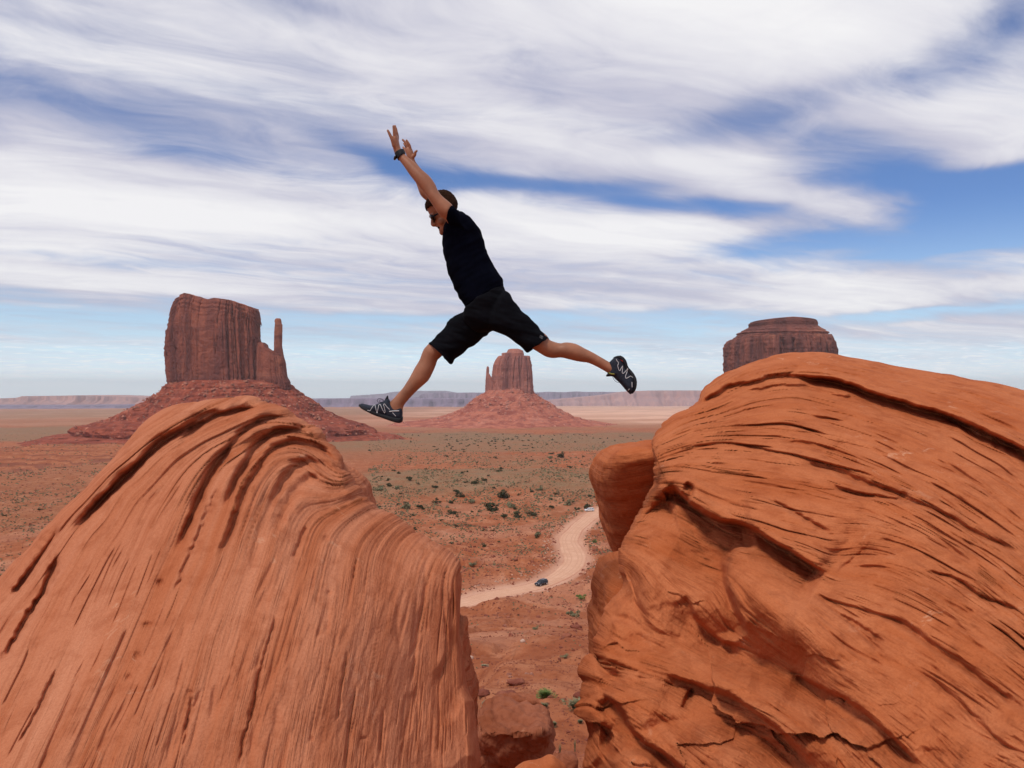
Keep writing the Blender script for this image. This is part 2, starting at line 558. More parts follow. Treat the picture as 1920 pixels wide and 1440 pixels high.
def ground_z(x, y, parts=False):
    x = np.asarray(x, float)
    y = np.asarray(y, float)
    d = np.sqrt(x * x + y * y)
    z = np.interp(d, PD, PZ)
    # smooth relief grows with distance from the viewpoint
    amp = np.clip(d / 60.0, 0, 1)
    z = z + amp * 1.3 * fbm(x / 45, y / 45, 0.3, 4) + 0.25 * np.clip(d / 20, 0, 1) * fbm(x / 6, y / 6, 1.3, 3)
    z = z + np.clip((d - 250) / 500, 0, 1) * 5.0 * fbm(x / 210, y / 210, 2.2, 4)
    z = z + np.clip((d - 4000) / 6000, 0, 1) * 6 * fbm(x / 1500, y / 1500, 4.2, 3)
    nr_ = np.clip((d - 12) / 20, 0, 1) * (1 - smooth(260, 420, d))
    z = z - nr_ * 1.5 * np.exp(-(np.abs(fbm(x / 26, y / 34, 5.1, 3)) / 0.10) ** 2) + nr_ * 0.8 * fbm(x / 11, y / 11, 8.3, 4)
    q_ = 1.4
    t_ = z / q_ + 0.5 * fbm(x / 14, y / 14, 2.7, 3)
    z = z + nr_ * smooth(0.0, 0.3, fbm(x / 30, y / 30, 11.7, 2)) * q_ * 0.75 * (smooth(0.25, 0.5, t_ - np.floor(t_)) - (t_ - np.floor(t_)))
    # low green dune ridge behind the road, and red hummocks beside it
    z = z + 9.0 * np.exp(-(((x - 40) / 150) ** 2 + ((y - 590) / 90) ** 2))
    z = z + 4.2 * np.exp(-(((x + 2) / 11) ** 2 + ((y - 222) / 9) ** 2)) + 3.0 * np.exp(-(((x - 34) / 16) ** 2 + ((y - 262) / 12) ** 2))
    z = z + 3.0 * np.exp(-(((x + 45) / 25) ** 2 + ((y - 330) / 30) ** 2))
    # stepped red ledges on the left, in front of the near butte
    m = np.exp(-(((x + 620) / 330) ** 2 + ((y - 1050) / 230) ** 2) ** 2)
    t = z + 14 * m * smooth(820, 1150, y)- 12 * m * (1 - smooth(820, 1080, y))
    q = 4.0
    tt = t / q + 0.35 * fbm(x / 120, y / 120, 7.7, 3)
    st = (np.floor(tt) + smooth(0.30, 0.62, tt - np.floor(tt)) - 0.35 * fbm(x / 120, y / 120, 7.7, 3)) * q
    z = z * (1 - m) + st * m
    m2 = np.exp(-(((x - 150) / 900) ** 2 + ((y - 2350) / 240) ** 2) ** 2)
    rd = road_dist(x, y)
    w = smooth(5.5, 16, rd)
    berm = 0.9 * np.exp(-((rd - 9.0) / 2.6) ** 2) * (0.5 + 0.9 * (pn(x / 9, y / 9, 3) + 0.3))
    z = z * w + RZ * (1 - w) + berm
    if not parts:
        return z
    u = x / np.maximum(y, 1) * F + 960
    veg = smooth(-0.25, 0.25, fbm(x / 260, y / 260, 5.5, 4) + 0.30 * smooth(380, 520, d) - 0.55 * (1 - smooth(330, 480, d)))
    veg = np.maximum(veg, 0.95 * np.exp(-(((x - 30) / 260) ** 2 + ((y - 600) / 150) ** 2)) * (0.7 + fbm(x / 60, y / 60, 1.5, 3)))
    # red bare ground at left of the dune and around the buttes' feet
    veg = veg * (1 - 0.8 * np.exp(-(((x + 130) / 170) ** 2 + ((y - 1050) / 300) ** 2)))
    veg = np.where((d > 1150) & (d < 2100) & (x > -150), np.maximum(veg, 0.80), veg)
    veg = np.where(d > 2200, veg * 0.35, veg)
    veg = veg * (1 - 0.95 * m)
    veg = veg * (1 - 0.75 * smooth(-80, -180, x) * (1 - smooth(900, 1100, d)))
    lf = smooth(-500, -900, x)
    veg = np.maximum(veg, lf * smooth(2100, 2350, d) * (1 - smooth(3100, 3500, d)) * (0.95 + 0.3 * fbm(x / 500, y / 300, 8.8, 3)))
    veg = np.maximum(veg, lf * 0.75 * smooth(4100, 4800, d) * (1 - smooth(7200, 8200, d)))
    veg = np.maximum(veg, 0.6 * np.exp(-((d - 5400) / 350) ** 2))
    veg = veg * smooth(9, 14, rd) * smooth(300, 420, d + 40 * fbm(x / 50, y / 50, 9.9, 2))
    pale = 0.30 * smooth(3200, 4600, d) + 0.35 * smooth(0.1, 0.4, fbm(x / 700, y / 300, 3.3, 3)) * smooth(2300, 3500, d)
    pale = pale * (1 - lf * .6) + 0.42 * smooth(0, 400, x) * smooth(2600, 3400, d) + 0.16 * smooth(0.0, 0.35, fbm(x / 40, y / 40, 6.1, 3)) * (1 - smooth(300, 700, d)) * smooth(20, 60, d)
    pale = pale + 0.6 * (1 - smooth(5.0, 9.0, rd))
    beds = np.clip(m + 0.9 * np.exp(-(((x - 60) / 1000) ** 2 + ((y - 2300) / 300) ** 2)) + 0.15, 0, 1)
    return z, np.clip(veg, 0, 1), np.clip(pale, 0, 1), beds


def build_ground():
    # rings spaced so that each is about the same height in view
    vs = np.concatenate([np.linspace(2400, 1460, 50), np.linspace(1455, 800, 430), np.linspace(799, 762, 50), np.linspace(761.8, 760.1, 40)])
    dd = np.linspace(0, 1, 200000)
    dtab = 1.0 * (30000.0 / 1.0) ** dd
    vt = HOR + F * -np.interp(dtab, PD, PZ) / dtab
    vt = np.minimum.accumulate(vt)
    dist = np.interp(-vs, -vt, dtab)
    dist = np.concatenate([[0.05, 0.5], dist])
    # limit gaps
    dist = np.unique(np.round(dist, 3))
    front = np.radians(np.linspace(-44, 44, 820))
    back = np.radians(np.linspace(46, 314, 60))
    azs = np.concatenate([front, back])
    D, A = np.meshgrid(dist, azs, indexing='ij')
    X, Y = D * np.sin(A), D * np.cos(A)
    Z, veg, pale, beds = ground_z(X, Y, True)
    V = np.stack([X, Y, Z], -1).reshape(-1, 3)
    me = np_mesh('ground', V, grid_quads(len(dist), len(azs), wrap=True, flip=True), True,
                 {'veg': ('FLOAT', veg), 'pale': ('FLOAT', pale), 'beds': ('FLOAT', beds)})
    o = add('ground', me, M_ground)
    tag(o, 'red desert ground sloping down to the wide valley floor', None, None, 'structure')


build_ground()


def build_road():
    m, t, b = new_mat('packed_dirt')
    geo = t.node('ShaderNodeNewGeometry').outputs['Position']
    n = t.noise(geo, 0.25, 5, 0.6)
    n2 = t.noise(geo, 2.5, 4, 0.6)
    c = t.mix(t.ramp(n, [(0.3, 0.0), (0.7, 1.0)]), (0.60, 0.315, 0.195), (0.70, 0.41, 0.27))
    c = t.mix(t.math('MULTIPLY', t.ramp(n2, [(0.45, 0.0), (0.7, 1.0)]), 0.4), c, (0.54, 0.27, 0.165))
    ac = t.node('ShaderNodeAttribute', attribute_name='across').outputs['Fac']
    rut = t.math('ABSOLUTE', t.math('SUBTRACT', t.math('ABSOLUTE', t.math('SUBTRACT', t.math('ABSOLUTE', ac), 0.42)), 0.16))
    c = t.mix(t.math('MULTIPLY', t.maprange(rut, 0.0, 0.09, 1.0, 0.0), t.ramp(n, [(0.35, 0.1), (0.6, 0.5)])), c, (0.50, 0.235, 0.14))
    c = t.mix(t.maprange(t.math('ADD', t.math('ABSOLUTE', ac), t.math('MULTIPLY', t.math('SUBTRACT', n2, 0.5), 0.5)), 0.75, 1.05, 0.0, 1.0), c, (0.44, 0.155, 0.088))
    t.l.new(c, b.inputs['Base Color'])
    P = ROAD
    T = np.gradient(P, axis=0)
    T /= np.linalg.norm(T, axis=1)[:, None]
    Nn = np.stack([-T[:, 1], T[:, 0]], -1)
    offs = np.linspace(-1, 1, 21)
    rows = []
    for i in range(len(P)):
        wdt = 4.7 + 0.5 * math.sin(i * 0.11) + 0.25 * math.sin(i * 0.37)
        row = []
        for k in offs:
            e = 0.35 * pn(i * 0.3, k * 3) if abs(k) > 0.9 else 0
            row.append((P[i, 0] + Nn[i, 0] * (k * wdt + e), P[i, 1] + Nn[i, 1] * (k * wdt + e), RZ + 0.12 - 0.10 * abs(k) ** 4))
        rows.append(row)
    V = np.array(rows).reshape(-1, 3)
    me = np_mesh('road', V, grid_quads(len(P), len(offs), flip=False), True, {'across': ('FLOAT', np.tile(offs, len(P)))})
    tag(add('road', me, m), 'pale winding dirt road through the gap between the rocks', None, None, 'structure')


build_road()


# ------------------------------------------------------------------ buttes
def ext(levels, v):
    L = np.array(levels, float)
    o = np.argsort(L[:, 0])
    L = L[o]
    return np.interp(v, L[:, 0], L[:, 1]), np.interp(v, L[:, 0], L[:, 2])


def butte_loft(name, dist, levels, mat, parent, top=None, ratio=0.6, n_ang=420, n_lev=150, flute=0.06, ledge=0.0, nfl=9.0, seed=0.0, sq=2.6, base_extra=0.0, crack=1.0, dy=0.0, gully=0.0, rough=0.02, beds_top=0.04):
    """rock mass whose left / right edges at each picture height are given, at a real distance; round in plan"""
    Ls = np.array(sorted(levels), float)
    v0, v1 = Ls[0, 0], Ls[-1, 0]
    vv = np.linspace(v1, v0, n_lev)                       # bottom to top
    uL, uR = ext(levels, vv)
    th = np.linspace(0, 2 * math.pi, n_ang, endpoint=False)
    T, Vv = np.meshgrid(th, vv)
    cx = ((uL + uR) / 2)[:, None]
    hw = ((uR - uL) / 2)[:, None]
    c, s = np.cos(T), np.sin(T)
    ca = np.sign(c) * np.abs(c) ** (2 / sq)
    sa = np.sign(s) * np.abs(s) ** (2 / sq)
    hwm = hw.max()
    ci, si = np.cos(T), np.sin(T)
    wob = seed * 3.1
    vn = (Vv - v0) / max(1.0, v1 - v0)
    # fluting: columns and cracks that run down the wall
    fl = pn(ci * nfl * 0.35 + wob, si * nfl * 0.35, vn * 0.18) * 1.3
    fl = fl + 0.6 * pn(ci * nfl + wob, si * nfl, vn * 0.3)
    cr = np.abs(pn(ci * nfl * 1.3 + 7 + wob, si * nfl * 1.3, vn * 0.22))
    cr2 = np.abs(pn(ci * nfl * 3.0 + 3 + wob, si * nfl * 3.0, vn * 0.7))
    fl = fl - crack * (0.9 * np.exp(-(cr / 0.05) ** 2) + 0.35 * np.exp(-(cr2 / 0.07) ** 2))
    # blocks
    bl = pn(ci * nfl * 1.8 + wob, si * nfl * 1.4, vn * 6) * 0.30
    k = 1 + flute * (fl + bl) * (0.35 + 0.65 * np.abs(sa)) + rough * fbm(ci * 14 + wob, si * 14, vn * 22, 3)
    if ledge:
        lv = pn(vn * 16 + 0.2 * pn(ci * 2, si * 2, wob), wob, 0.5)
        k = k + ledge * np.sign(lv) * np.minimum(1, np.abs(lv) * 6) * 0.5
    if beds_top:
        zz_ = vn * 34 + 0.3 * pn(ci * 4 + wob, si * 4, 0.7)
        k = k + beds_top * pn(zz_, wob, 0.4) * (1 - smooth(0.10, 0.26, vn) * (1 - smooth(0.86, 0.95, vn)))
    if gully:
        # hard beds that stick out of the slope as dark steps
        zz_ = vn * 11 + 0.25 * pn(ci * 3 + wob, si * 3, 0.7)
        fr = zz_ - np.floor(zz_)
        on = smooth(-0.1, 0.25, pn(np.floor(zz_) * 0.77 + wob, ci * 2.2, si * 2.2))
        k = k - 0.075 * on * (fr - 1.0 * smooth(0.86, 0.94, fr)) + 0.01
        g = np.abs(pn(ci * 6 + wob, si * 6, 0.3)) + 0.5 * np.abs(pn(ci * 15 + wob, si * 15, vn))
        k = k - gully * (1 - np.minimum(1, g * 2.2)) * (0.2 + vn)
    U = cx + hw * ca * k
    dpt = hw * sa * k * ratio * dist / F
    Dm = dist + dy + dpt
    X = (U - 960) / F * dist
    Zb = (HOR - Vv) / F * dist
    if top is not None:
        tp = np.array(top, float)
        ztop = (HOR - np.interp(U, tp[:, 0], tp[:, 1])) / F * dist
        zb0 = (HOR - v1) / F * dist
        zt0 = (HOR - v0) / F * dist
        f = (Zb - zb0) / (zt0 - zb0)
        Zb = zb0 + (ztop - zb0) * f + 0.0
    Y = Dm
    rings = [np.stack([X, Y, Zb], -1)]
    # cap rings
    lx, ly, lz = X[-1], Y[-1], Zb[-1]
    mx, my = lx.mean(), ly.mean()
    for q in (0.96, 0.88, 0.72, 0.5, 0.25, 0.02):
        cxx = mx + (lx - mx) * q
        cyy = my + (ly - my) * q
        if top is not None:
            uu = cxx / dist * F + 960
            zz = (HOR - np.interp(uu, tp[:, 0], tp[:, 1])) / F * dist
        else:
            zz = lz + (lz.mean() - lz) * (1 - q)
        zz = zz + (1 - q) * 0.02 * hwm * dist / F * fbm(cxx / dist * 60, cyy / dist * 60, seed, 3)
        rings.append(np.stack([cxx, cyy, zz], -1)[None])
    G = np.concatenate(rings, 0)
    nr = G.shape[0]
    me = np_mesh(name, G.reshape(-1, 3), grid_quads(nr, n_ang, wrap=True))
    return add(name, me, mat, parent)


M_cliffW = cliff_mat('butte_cliff_near', (0.34, 0.105, 0.064), (0.50, 0.19, 0.10), (0.17, 0.055, 0.044), 2.2, 75)
M_talusW = cliff_mat('butte_talus_near', (0.37, 0.092, 0.050), (0.47, 0.155, 0.095), (0.20, 0.045, 0.028), 4.5, 40)
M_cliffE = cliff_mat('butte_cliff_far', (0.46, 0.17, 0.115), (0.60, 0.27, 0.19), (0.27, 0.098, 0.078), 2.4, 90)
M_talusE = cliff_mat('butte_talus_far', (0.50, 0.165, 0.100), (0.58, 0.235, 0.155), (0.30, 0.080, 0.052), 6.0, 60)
M_cliffM = cliff_mat('butte_cliff_right', (0.29, 0.095, 0.064), (0.48, 0.19, 0.11), (0.13, 0.046, 0.038), 2.2, 75)

# near left mitten
DW = 1750.0
b1 = empty('butte', W(430, 830, DW))
tag(b1, 'tall dark red butte with a thin thumb spire, rising behind the left rock', 'butte')
b1.location = (0, 0, 0)
topW = [(318, 592), (326, 588), (331, 576), (335, 568), (342, 562), (352, 557), (362, 554), (373, 556), (383, 561), (390, 565), (405, 566), (418, 563.5), (431, 565), (447, 567), (460, 573), (476, 577), (481, 583), (486, 600)]
butte_loft('cliff', DW, [(728, 324, 490), (713, 325, 489), (686, 323, 488), (648, 321, 487), (630, 321, 486), (613, 322.5, 484), (600, 325, 483), (590, 328, 482.5), (576, 333, 482)],
           M_cliffW, b1, top=topW, ratio=0.55, flute=0.15, nfl=5, seed=1.3, crack=1.5, n_lev=170, n_ang=560, sq=3.2)
butte_loft('cliff_shoulder', DW, [(730, 470, 546.5), (712, 472, 545), (699, 474, 539.5), (676, 476, 537), (668, 478, 534.5), (660, 480, 531)],
           M_cliffW, b1, top=[(470, 634), (487, 636), (488, 645), (494, 642), (500, 646), (502, 652), (508, 656), (514, 659), (520, 662), (534, 664), (540, 676)], ratio=0.6, flute=0.13, nfl=3, seed=4.1, crack=1.3, n_ang=260, n_lev=90, dy=-8)
butte_loft('spire', DW, [(680, 515.5, 536), (664, 515, 533), (655, 516, 531.5), (648, 516, 530.5), (621, 516.5, 531), (610, 517.5, 531.3), (606, 517.8, 529.5), (603, 517, 529.3), (599.5, 517.6, 528.6), (597.6, 520, 527)],
           M_cliffW, b1, ratio=0.9, flute=0.05, nfl=1.4, seed=2.2, crack=0.4, n_ang=60, n_lev=60, dy=-8, rough=0.05)
butte_loft('talus_slope', DW, [(713, 326, 520), (722, 311, 540), (731, 300, 552), (737, 291, 560), (744.5, 286, 569), (745.5, 277, 571), (751, 274, 580), (757, 264, 588), (770, 240, 607), (782, 216, 628), (789, 200, 646), (790.5, 188, 652),
                               (796, 176, 672), (797, 157, 680), (803, 150, 690), (813, 140, 706), (814.5, 108, 722), (820, 96, 738), (828, 55, 765), (845, 0, 830), (880, -120, 960)],
           M_talusW, b1, ratio=0.75, flute=0.012, nfl=5, seed=5.5, crack=0.2, n_ang=620, n_lev=200, sq=2.1, gully=0.02, rough=0.02, dy=20)

# far middle mitten
DE = 3000.0
b2 = empty('butte', (0, 0, 0))
tag(b2, 'pinkish butte with a short thumb on its left, seen between the jumping man\'s legs', 'butte')
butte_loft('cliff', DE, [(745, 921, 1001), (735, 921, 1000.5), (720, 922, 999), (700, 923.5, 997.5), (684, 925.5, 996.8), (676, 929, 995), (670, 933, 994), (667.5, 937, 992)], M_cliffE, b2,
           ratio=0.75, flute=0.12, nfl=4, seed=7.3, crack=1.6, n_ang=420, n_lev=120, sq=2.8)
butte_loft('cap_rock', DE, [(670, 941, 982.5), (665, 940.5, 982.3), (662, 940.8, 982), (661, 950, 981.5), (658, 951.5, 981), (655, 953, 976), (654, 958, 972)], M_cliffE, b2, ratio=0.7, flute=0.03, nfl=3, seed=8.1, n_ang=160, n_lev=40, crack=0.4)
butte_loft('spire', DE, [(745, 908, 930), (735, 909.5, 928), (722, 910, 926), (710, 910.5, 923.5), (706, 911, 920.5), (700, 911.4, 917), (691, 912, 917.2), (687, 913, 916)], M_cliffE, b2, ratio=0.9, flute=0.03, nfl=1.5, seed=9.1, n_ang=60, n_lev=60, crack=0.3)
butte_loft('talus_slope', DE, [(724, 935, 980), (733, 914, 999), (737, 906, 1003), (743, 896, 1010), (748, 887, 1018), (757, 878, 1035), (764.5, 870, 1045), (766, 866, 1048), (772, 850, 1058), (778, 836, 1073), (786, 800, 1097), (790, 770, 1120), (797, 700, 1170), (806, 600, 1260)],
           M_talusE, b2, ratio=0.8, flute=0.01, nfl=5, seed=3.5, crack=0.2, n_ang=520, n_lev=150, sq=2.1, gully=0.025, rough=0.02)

# right butte
DM = 2100.0
b3 = empty('butte', (0, 0, 0))
tag(b3, 'broad flat topped dark butte showing above the right rock', 'butte')
butte_loft('cliff', DM, [(790, 1358, 1568), (700, 1361, 1564), (662, 1360.5, 1562), (647, 1361.5, 1559), (640, 1362, 1557), (634, 1366, 1554.5)], M_cliffM, b3,
           top=[(1350, 640), (1375, 638), (1378, 635), (1400, 633), (1540, 630), (1555, 635), (1562, 645)], ratio=0.7, flute=0.12, nfl=6, seed=6.6, crack=1.5, n_ang=520, n_lev=110, sq=3.0)
butte_loft('cliff_tier', DM, [(640, 1378, 1555), (633, 1379.5, 1552), (629, 1385, 1547.8), (625, 1386, 1547.5), (622, 1391, 1545), (614, 1407, 1531), (611, 1409, 1529)], M_cliffM, b3, ratio=0.7, flute=0.02, ledge=0.03, nfl=6, seed=6.1, crack=0.3, n_ang=360, n_lev=50, sq=2.6)
butte_loft('cap_rock', DM, [(616, 1408, 1528), (612, 1407, 1529), (607, 1405.8, 1529.3), (603, 1409, 1527.5), (601, 1414, 1524)], M_cliffM, b3, top=[(1400, 603), (1410, 603), (1441, 599.7), (1473, 597), (1500, 598.6), (1526, 600.5), (1530, 603)], ratio=0.7, flute=0.02, nfl=8, seed=6.9, crack=0.8, n_ang=300, n_lev=24, sq=2.6)
butte_loft('talus_slope', DM, [(690, 1363, 1562), (712, 1352, 1590), (745, 1330, 1630), (775, 1300, 1670), (830, 1240, 1760)], M_talusW, b3, ratio=0.8, flute=0.01, nfl=5, seed=3.9, crack=0.2, n_ang=260, n_lev=80, sq=2.1, gully=0.02)


# ------------------------------------------------------------------ far mesas
def far_mesa(label, dist, top, vbase, mat, cliff=0.35, thick=1500, seed=0.0, nu=500):
    tp = np.array(top, float)
    us = np.linspace(tp[0, 0], tp[-1, 0], nu)
    vt = np.interp(us, tp[:, 0], tp[:, 1])
    zt = (HOR - vt) / F * dist
    zb = (HOR - vbase) / F * dist
    H = np.maximum(zt - zb, 1.0)
    spur = fbm(us / 22 + seed, seed, 0, 4)
    prof = [(-1.9, 0.0), (-1.2, 0.10), (-0.75, 0.25), (-0.45, 0.42), (-0.22, 1 - cliff - 0.06), (-0.17, 0.995), (-0.1, 1.0), (0.5, 1.0), (1.0, 0.98), (1.1, 0.4), (1.3, 0.0)]
    rows = []
    for (p, h) in prof:
        off = p * (260 if p < 0 else thick)
        sp = spur * (420 if p < 0 else 60) * (0.5 + abs(p) * 0.5)
        y = dist + off + sp
        x = (us - 960) / F * dist
        z = zb - 150 + (H + 150) * h if h < 0.05 else zb + H * h + (6 * fbm(us / 5 + seed, p * 3, 1, 3) if 0 < h < 0.9 else 0)
        rows.append(np.stack([x, y, z], -1))
    G = np.array(rows)
    me = np_mesh('mesa', G.reshape(-1, 3), grid_quads(len(rows), nu))
    o = add('mesa', me, mat)
    tag(o, label, 'mesa')
    return o


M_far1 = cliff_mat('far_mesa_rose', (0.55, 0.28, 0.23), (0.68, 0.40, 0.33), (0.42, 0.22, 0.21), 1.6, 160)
M_far2 = cliff_mat('far_mesa_violet_shade', (0.27, 0.19, 0.27), (0.35, 0.24, 0.30), (0.21, 0.15, 0.22), 1.6, 160)  # cloud shade over the distant rock is put into this violet base colour
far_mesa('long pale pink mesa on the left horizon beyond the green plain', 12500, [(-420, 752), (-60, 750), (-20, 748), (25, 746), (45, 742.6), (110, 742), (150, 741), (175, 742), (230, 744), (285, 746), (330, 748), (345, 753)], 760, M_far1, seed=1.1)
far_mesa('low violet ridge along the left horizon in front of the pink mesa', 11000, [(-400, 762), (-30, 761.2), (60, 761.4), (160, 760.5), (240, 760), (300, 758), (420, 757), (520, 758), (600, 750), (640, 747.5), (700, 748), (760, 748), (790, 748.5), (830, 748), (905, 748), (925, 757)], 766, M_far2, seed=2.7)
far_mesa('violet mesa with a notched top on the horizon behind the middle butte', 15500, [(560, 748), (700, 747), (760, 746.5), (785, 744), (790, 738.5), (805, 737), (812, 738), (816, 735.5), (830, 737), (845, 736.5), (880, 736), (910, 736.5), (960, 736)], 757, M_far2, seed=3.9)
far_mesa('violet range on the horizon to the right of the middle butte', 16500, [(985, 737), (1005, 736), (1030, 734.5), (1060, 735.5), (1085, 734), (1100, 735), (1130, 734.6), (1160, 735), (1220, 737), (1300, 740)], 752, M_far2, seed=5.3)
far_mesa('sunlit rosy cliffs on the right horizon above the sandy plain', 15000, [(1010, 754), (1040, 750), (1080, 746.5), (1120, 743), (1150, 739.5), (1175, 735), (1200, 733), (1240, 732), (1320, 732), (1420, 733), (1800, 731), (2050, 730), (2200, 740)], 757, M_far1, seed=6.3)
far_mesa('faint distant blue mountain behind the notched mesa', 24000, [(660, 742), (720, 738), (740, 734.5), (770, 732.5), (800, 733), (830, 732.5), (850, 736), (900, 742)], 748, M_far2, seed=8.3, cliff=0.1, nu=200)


# ------------------------------------------------------------------ foreground sandstone
def rock_sheet(silh, center, tmin, nA, nR, dctrl, rw, rd, sfield, disp, backd=1.4, skirt=-7.0, nback=26, edge_noise=2.0):
    S = resample(silh, n=nA)
    C = np.array(center, float)
    # radial rows from tmin to 1, denser at the crest
    tt = np.linspace(0, 1, nR)
    tt = tt ** 0.93
    tr = tmin + (1 - tmin) * tt
    U = C[0] + (S[None, :, 0] - C[0]) * tr[:, None]
    Vv = C[1] + (S[None, :, 1] - C[1]) * tr[:, None]
    R = np.linalg.norm(S - C, axis=1)[None, :]
    dist = (1 - tr)[:, None] * R
    base = RBF([(c[0], c[1]) for c in dctrl], [c[2] for c in dctrl], reg=2e-3)
    x = np.clip(dist / rw, 0, 1)
    D = base(U, Vv) + rd * (1 - np.sqrt(np.maximum(0, 1 - (1 - x) ** 2)))
    # behind the crest
    Us, Vs, Ds = U[-1], Vv[-1], D[-1]
    inw = (C - S) / np.linalg.norm(C - S, axis=1)[:, None]
    bu, bv, bd = [], [], []
    for k in range(1, nback + 1):
        ph = k / nback * math.radians(100)
        off = 0.9 * rw * (1 - math.cos(ph)) * 1.3
        bu.append(Us + inw[:, 0] * off)
        bv.append(Vs + inw[:, 1] * off)
        bd.append(Ds + backd * math.sin(ph))
    for k in range(1, 9):
        off = rw * 1.6 + 70 * k
        bu.append(Us + inw[:, 0] * np.minimum(off, R[0] * 0.8))
        bv.append(Vs + inw[:, 1] * np.minimum(off, R[0] * 0.8))
        bd.append(Ds + backd * (1 + 0.08 * k))
    U = np.vstack([U, bu])
    Vv = np.vstack([Vv, bv])
    D = np.vstack([D, bd])
    P = np.stack([(U - 960) / F * D, D, (HOR - Vv) / F * D], -1)
    s = sfield(U, Vv)
    n_back = len(bu)
    h = disp(U, Vv, s, P)
    h[-n_back:] *= np.linspace(1, 0.4, n_back)[:, None]
    gi = np.gradient(P, axis=0)
    gj = np.gradient(P, axis=1)
    N = np.cross(gj, gi)
    N /= np.maximum(1e-9, np.linalg.norm(N, axis=-1, keepdims=True))
    # smooth the normals a little
    for _ in range(3):
        N[1:-1] = (N[:-2] + N[1:-1] * 2 + N[2:]) / 4
        N[:, 1:-1] = (N[:, :-2] + N[:, 1:-1] * 2 + N[:, 2:]) / 4
    mid = N[nR // 2, nA // 2]
    if mid @ (-P[nR // 2, nA // 2]) < 0:
        N = -N
    N /= np.maximum(1e-9, np.linalg.norm(N, axis=-1, keepdims=True))
    ray = P / np.linalg.norm(P, axis=-1, keepdims=True)
    cth = np.abs((N * ray).sum(-1))
    wgt = smooth(0.08, 0.35, cth)
    wgt[-n_back:] = 0
    P = P + N * (h * (1 - wgt))[..., None] - ray * (h * wgt / np.maximum(cth, 0.38))[..., None]
    # skirt
    sk = P[:1].copy()
    sk[..., 2] = skirt
    P = np.concatenate([sk, P], 0)
    s = np.concatenate([s[:1], s], 0)
    al = (np.concatenate([U[:1], U], 0) + 0.7 * np.concatenate([Vv[:1], Vv], 0)) / 100.0
    return P, s, al


def rock_obj(name, P, s, al, mat, parent):
    nr, nc = s.shape
    q = grid_quads(nr, nc)
    strata = np.stack([s, al, np.zeros_like(s)], -1)
    me = np_mesh(name, P.reshape(-1, 3), q, True, {'strata': ('FLOAT_VECTOR', strata)})
    return add(name, me, mat, parent)


def curves_field(curves):
    P, v = [], []
    for s, pts in curves:
        r = resample(pts, n=max(5, min(10, len(pts))))
        for p in r:
            P.append(p)
            v.append(s)
    return RBF(P, v, reg=2e-3)


LC = [
    (1, [(437, 752), (396, 765), (346, 790), (317, 807), (267, 840), (233, 873), (187, 915), (137, 961), (96, 1011), (62, 1052), (25, 1094), (-60, 1190)]),
    (2, [(492, 757), (458, 767), (408, 777), (354, 807), (317, 832), (267, 873), (208, 936), (167, 990), (125, 1040), (83, 1106), (31, 1193), (0, 1245), (-80, 1370)]),
    (3, [(519, 772), (493, 777), (437, 798), (360, 823), (288, 870), (231, 926), (180, 1008), (128, 1101), (82, 1193), (38, 1296), (0, 1378), (-50, 1500)]),
    (4, [(570, 798), (534, 782), (498, 785), (462, 798), (411, 818), (360, 854), (308, 905), (257, 988), (206, 1090), (134, 1255), (51, 1420), (0, 1540)]),
    (6, [(606, 828), (575, 813), (540, 803), (493, 808), (452, 823), (411, 859), (385, 905), (360, 957), (329, 1034), (277, 1173), (220, 1300), (150, 1450), (100, 1570)]),
    (7, [(642, 890), (617, 854), (581, 834), (545, 823), (504, 834), (462, 864), (437, 905), (406, 977), (380, 1049), (334, 1152), (298, 1240), (257, 1342), (225, 1440), (190, 1560)]),
    (9, [(650, 905), (625, 880), (585, 860), (545, 870), (510, 900), (475, 960), (440, 1060), (400, 1180), (365, 1320), (330, 1440), (300, 1570)]),
    (11, [(663, 926), (632, 921), (606, 941), (575, 983), (545, 1060), (519, 1147), (483, 1281), (457, 1383), (445, 1440), (425, 1570)]),
    (14, [(745, 962), (719, 967), (689, 1008), (672, 1100), (653, 1214), (632, 1358), (620, 1440), (605, 1570)]),
    (15.5, [(812, 1003), (791, 1008), (771, 1060), (745, 1162), (719, 1317), (705, 1440), (695, 1570)]),
    (17.2, [(853, 1034), (843, 1060), (827, 1162), (815, 1317), (805, 1440), (800, 1570)]),
    (18.4, [(866, 1080), (860, 1150), (868, 1250), (875, 1440), (880, 1570)]),
]
s_left = curves_field(LC)


def groove(u, v, P, A, w, taper=0.15, jag=3.0, asym=0.0):
    jn = jag * pn(u / 14.0, v / 14.0, A * 90)
    d, sd_, f = polydist(u + jn, v + jn * 0.5, P)
    tp = smooth(0, taper, f) * smooth(0, taper, 1 - f)
    ww = w * (0.65 + 0.7 * np.clip(0.5 + pn(f * 9, A * 77), 0, 1))
    g = -A * np.exp(-(d / ww) ** 2)
    if asym:
        g = g + asym * np.exp(-d / (w * 3.5)) * (sd_ > 0) * (1 - np.exp(-(d / w) ** 2))
    return g * tp


def terrace(ph, a, A, z):
    """saw tooth beds: each grows outward and is cut back sharply; comes and goes along the bed"""
    fr = ph - np.floor(ph)
    k = np.floor(ph)
    mod = smooth(-0.25, 0.35, pn(k * 0.71 + z, a * 4.0, z)) * (0.5 + 0.5 * np.abs(pn(k * 1.37, z, 2.0)) * 2)
    return A * mod * (fr * (1 - smooth(0.88, 1.0, fr)) - 0.4)


